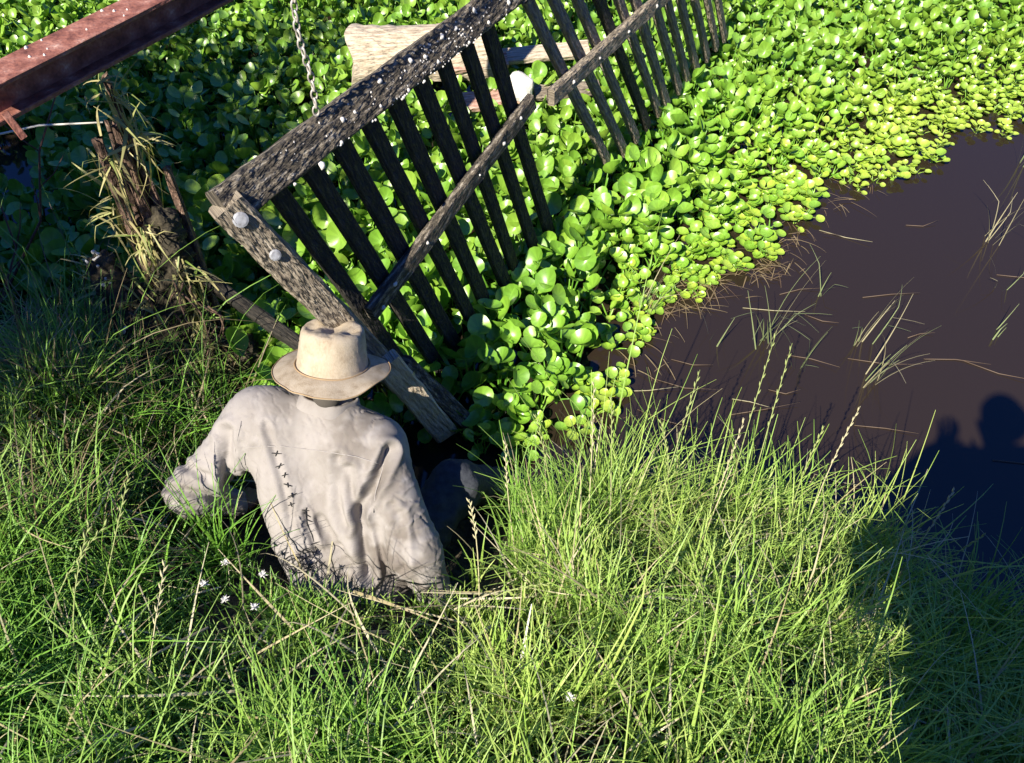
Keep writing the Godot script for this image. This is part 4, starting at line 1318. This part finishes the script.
func make_small() -> void:
	# brown plant litter caught along the edge of the mat
	rng.seed = 2020
	var items := []
	for b in blades: items.append([])
	for i in 520:
		var k := rng.randi_range(5, 13)
		var q: Vector2 = (OPEN[k] as Vector2).lerp(OPEN[k + 1], rng.randf())
		if k == 7 or k == 9 or k == 10: pass
		elif rng.randf() < 0.6: continue
		q += Vector2(rng.randfn(0, 0.05), rng.randfn(0, 0.05))
		var bs := along(Vector3.ZERO, Vector3(rng.randfn(0, 1), rng.randf_range(-0.02, 0.25), rng.randfn(0, 1)), Vector3.DOWN).basis
		var l := rng.randf_range(0.04, 0.16)
		bs = bs.scaled_local(Vector3(rng.randf_range(0.3, 0.8), l, l))
		items[rng.randi() % 3].append([Transform3D(bs, Vector3(q.x, 0.012, q.y)), Color(0.12, 0.075, 0.045).lerp(Color(0.36, 0.28, 0.15), rng.randf())])
	var lt := thing("plant_litter", "brown dead plant litter along the edge of the hyacinth", "litter", Vector3.ZERO, "", "stuff")
	for k in 3: scatter("scraps", blades[k], M.blade, items[k], lt)
	# dead twigs left of the post
	var tw := mat(null, 0.9)
	tw.albedo_color = lin(0.13, 0.065, 0.045)
	var list := [[[-2.05, 0.25, -2.35], [-1.85, 0.5, -2.5], [-1.78, 0.75, -2.6], [-1.6, 1.05, -2.75]], [[-2.1, 0.15, -2.2], [-1.98, 0.33, -2.25], [-1.93, 0.45, -2.4], [-2.0, 0.75, -2.6]], [[-1.95, 0.1, -1.9], [-1.88, 0.3, -2.0], [-1.9, 0.45, -2.1], [-1.97, 0.6, -2.15]]]
	var labels := ["thin reddish dead twig slanting up towards the girder", "dead forked twig leaning over the shaded water", "short dead twig rising from the bank left of the post"]
	for i in list.size():
		var g := thing("dead_twig", labels[i], "twig")
		var pts := []
		for e in list[i]: pts.append(v3(e))
		var st := begin()
		tube(st, pts, [0.006, 0.005, 0.004, 0.002], 6)
		part("stem", done(st), tw, g)
		for k in 3:
			rng.seed = 40 + i * 5 + k
			var p: Vector3 = (pts[1] as Vector3).lerp(pts[2], k / 2.0)
			var d := Vector3(rng.randf_range(-1, 1), rng.randf_range(0.1, 0.8), rng.randf_range(-0.6, 0.6)).normalized()
			st = begin()
			tube(st, [p, p + d * 0.08, p + d * 0.16 + Vector3(0, 0.03, 0)], [0.003, 0.0022, 0.001], 5)
			part("side_shoot", done(st), tw, g)
	# white clover-like flower heads in the grass behind the person
	var sk := spikelet()
	var wm := colour_mat(Color(0.75, 0.73, 0.7))
	var stem := colour_mat(Color(0.1, 0.17, 0.04))
	for e in [[-0.79, -0.93], [-0.72, -0.88], [-0.66, -0.98], [-0.64, -0.86], [-0.77, -1.02], [0.13, -0.62]]:
		rng.seed = int(absf(e[0]) * 1000)
		var y := bank_h(e[0], e[1])
		var g := thing("white_flower", "small white flower head in the grass behind the seated person" if e[0] < 0 else "white flower head low in the near grass", "flower", Vector3(e[0], y, e[1]), "white flowers in the grass")
		var st := begin()
		tube(st, [Vector3.ZERO, Vector3(0.005, 0.1, 0), Vector3(0.0, 0.19, 0.01)], [0.0018, 0.0016, 0.0014], 5)
		part("stem", done(st), stem, g)
		for k in 18:
			var a := k * 2.4
			var xf := along(Vector3(0, 0.187, 0.01), Vector3(cos(a), -0.1 + 0.09 * k, sin(a)), Vector3(0.2, 0.1, 1))
			var s := rng.randf_range(0.010, 0.016)
			xf.basis = xf.basis.scaled_local(Vector3(s, s, s))
			part("petal", sk, wm, g, xf)
	# bleached curled leaf
	var bl := colour_mat(Color(0.72, 0.69, 0.6))
	for e in [[0.02, -0.72, 0.2, 0.4, 2.9, "bleached white dry leaf hanging in the near grass"], [0.16, -0.64, 0.07, 1.3, 1.3, "short bleached leaf scrap lying in the near grass"]]:
		var bs := Basis(Vector3.UP, e[4]) * Basis(Vector3.RIGHT, e[3])
		bs = bs.scaled_local(Vector3(1.5, e[2], e[2]))
		tag(part("dry_leaf", blades[1], bl, self, Transform3D(bs, Vector3(e[0], bank_h(e[0], e[1]) + 0.06, e[1]))), e[5], "dry leaf")
	# bleached twine from the girder's end
	var st2 := begin()
	tube(st2, [Vector3(-2.2, 1.0, -2.35), Vector3(-1.8, 0.98, -2.32), Vector3(-1.55, 1.03, -2.33), Vector3(-1.32, 1.06, -2.3)], [0.0035, 0.0035, 0.0035, 0.003], 6)
	tag(part("twine", done(st2), bl, self), "pale slack twine tied to the rotten post below the girder", "twine")

# ------------------------------------------------------------------ what stands outside the picture and throws shade into it
func make_surroundings() -> void:
	grow(Vector3(-3.76, bank_h(-3.76, -0.92) - 0.05, -0.92), 1.0, "tree", "bushy young tree on the bank beyond the rotten post", "tree")
	grow(Vector3(-2.85, bank_h(-2.85, -0.45) - 0.05, -0.45), 0.58, "added_shrub", "low leafy bush out of view, added to shade the left bank", "added_shrub")  # unseen bush, added only to darken the left bank
	make_onlooker()

func grow(base: Vector3, size: float, called: String, label: String, category: String) -> void:
	var g := thing(called, label, category, base)
	g.scale = Vector3.ONE * size
	var st := begin()
	rng.seed = 51
	tube(st, [Vector3.ZERO, Vector3(0.05, 0.7, 0), Vector3(0.0, 1.5, 0.05), Vector3(0.1, 2.4, 0)], [0.11, 0.085, 0.065, 0.03], 9)
	part("trunk", done(st), M.bark, g)
	var items := []
	for i in 20:
		var a := i * 2.4
		var s := Vector3(0.03, 0.7 + 0.085 * i, 0.02)
		var d := Vector3(cos(a), rng.randf_range(0.2, 0.8), sin(a)).normalized()
		var e := s + d * rng.randf_range(0.75, 1.25)
		st = begin()
		tube(st, [s, s.lerp(e, 0.5) + Vector3(0, -0.05, 0), e], [0.03, 0.02, 0.006], 6)
		part("limb", done(st), M.bark, g)
		for k in 420:
			var p := s.lerp(e, rng.randf_range(0.25, 1.1)) + Vector3(rng.randfn(0, 0.16), rng.randfn(0, 0.15), rng.randfn(0, 0.16))
			var bs := Basis(Vector3.UP, rng.randf() * TAU) * Basis(Vector3.RIGHT, rng.randf_range(0.3, 2.2))
			var l := rng.randf_range(0.07, 0.13)
			bs = bs.scaled_local(Vector3(6.5, l, l))
			items.append([Transform3D(bs, p), Color(0.05, 0.11, 0.02).lerp(Color(0.1, 0.18, 0.03), rng.randf())])
	scatter("crown", blades[1], M.blade, items, g).set_meta("kind", "stuff")
func make_onlooker() -> void:
	var o := Vector3(0.42, bank_h(0.42, 0.54), 0.54)
	var p := thing("person", "onlooker in dark clothes standing on the bank with hands raised to the face", "person", o)
	var h := Vector3(0, 1.58, -0.03)
	var bones := [[Vector3(-0.17, 1.38, 0), Vector3(0.17, 1.38, 0), 0.07, 0.07], [Vector3(-0.1, 1.33, 0), Vector3(-0.09, 0.95, 0), 0.11, 0.1], [Vector3(0.1, 1.33, 0), Vector3(0.09, 0.95, 0), 0.11, 0.1], [Vector3(-0.09, 0.93, 0), Vector3(-0.1, 0.5, 0.0), 0.09, 0.06], [Vector3(0.09, 0.93, 0), Vector3(0.1, 0.5, 0.0), 0.09, 0.06], [Vector3(-0.1, 0.5, 0), Vector3(-0.11, 0.06, 0.02), 0.06, 0.04], [Vector3(0.1, 0.5, 0), Vector3(0.11, 0.06, 0.02), 0.06, 0.04], [Vector3(-0.11, 0.045, 0.03), Vector3(-0.13, 0.035, -0.15), 0.045, 0.035], [Vector3(0.11, 0.045, 0.03), Vector3(0.13, 0.035, -0.15), 0.045, 0.035], [Vector3(-0.19, 1.37, 0), Vector3(-0.34, 1.12, -0.08), 0.055, 0.045], [Vector3(-0.34, 1.12, -0.08), Vector3(-0.11, 1.26, -0.2), 0.045, 0.032], [Vector3(0.19, 1.37, 0), Vector3(0.34, 1.12, -0.08), 0.055, 0.045], [Vector3(0.34, 1.12, -0.08), Vector3(0.11, 1.26, -0.2), 0.045, 0.032], [Vector3(0, 1.42, 0), h, 0.055, 0.05]]
	var st := begin()
	nets(st, bones, 0.04, 0.018)
	nets(st, head_bones(h + Vector3(0, 0.03, 0), Vector3.UP, Vector3(0, -0.2, -1).normalized()), 0.022, 0.008)
	nets(st, hand_bones(Vector3(-0.11, 1.26, -0.2), Vector3(0.25, 0.95, -0.05).normalized(), Vector3(0, 0.1, 1).normalized(), 1.0), 0.006, 0.005)
	nets(st, hand_bones(Vector3(0.11, 1.26, -0.2), Vector3(-0.25, 0.95, -0.05).normalized(), Vector3(0, 0.1, 1).normalized(), -1.0), 0.006, 0.005)
	part("body", done(st), M.skin, p)
	st = begin()
	var cl := []
	for i in bones.size() - 1:
		var b: Array = bones[i].duplicate()
		b[2] += 0.022
		b[3] += 0.02
		cl.append(b)
	cl.append([Vector3(-0.12, 1.3, 0.0), Vector3(-0.16, 0.55, 0.0), 0.13, 0.12])
	cl.append([Vector3(0.12, 1.3, 0.0), Vector3(0.2, 0.55, 0.0), 0.13, 0.13])
	nets(st, cl, 0.05, 0.02)
	part("clothes", done(st), M.trousers, p)
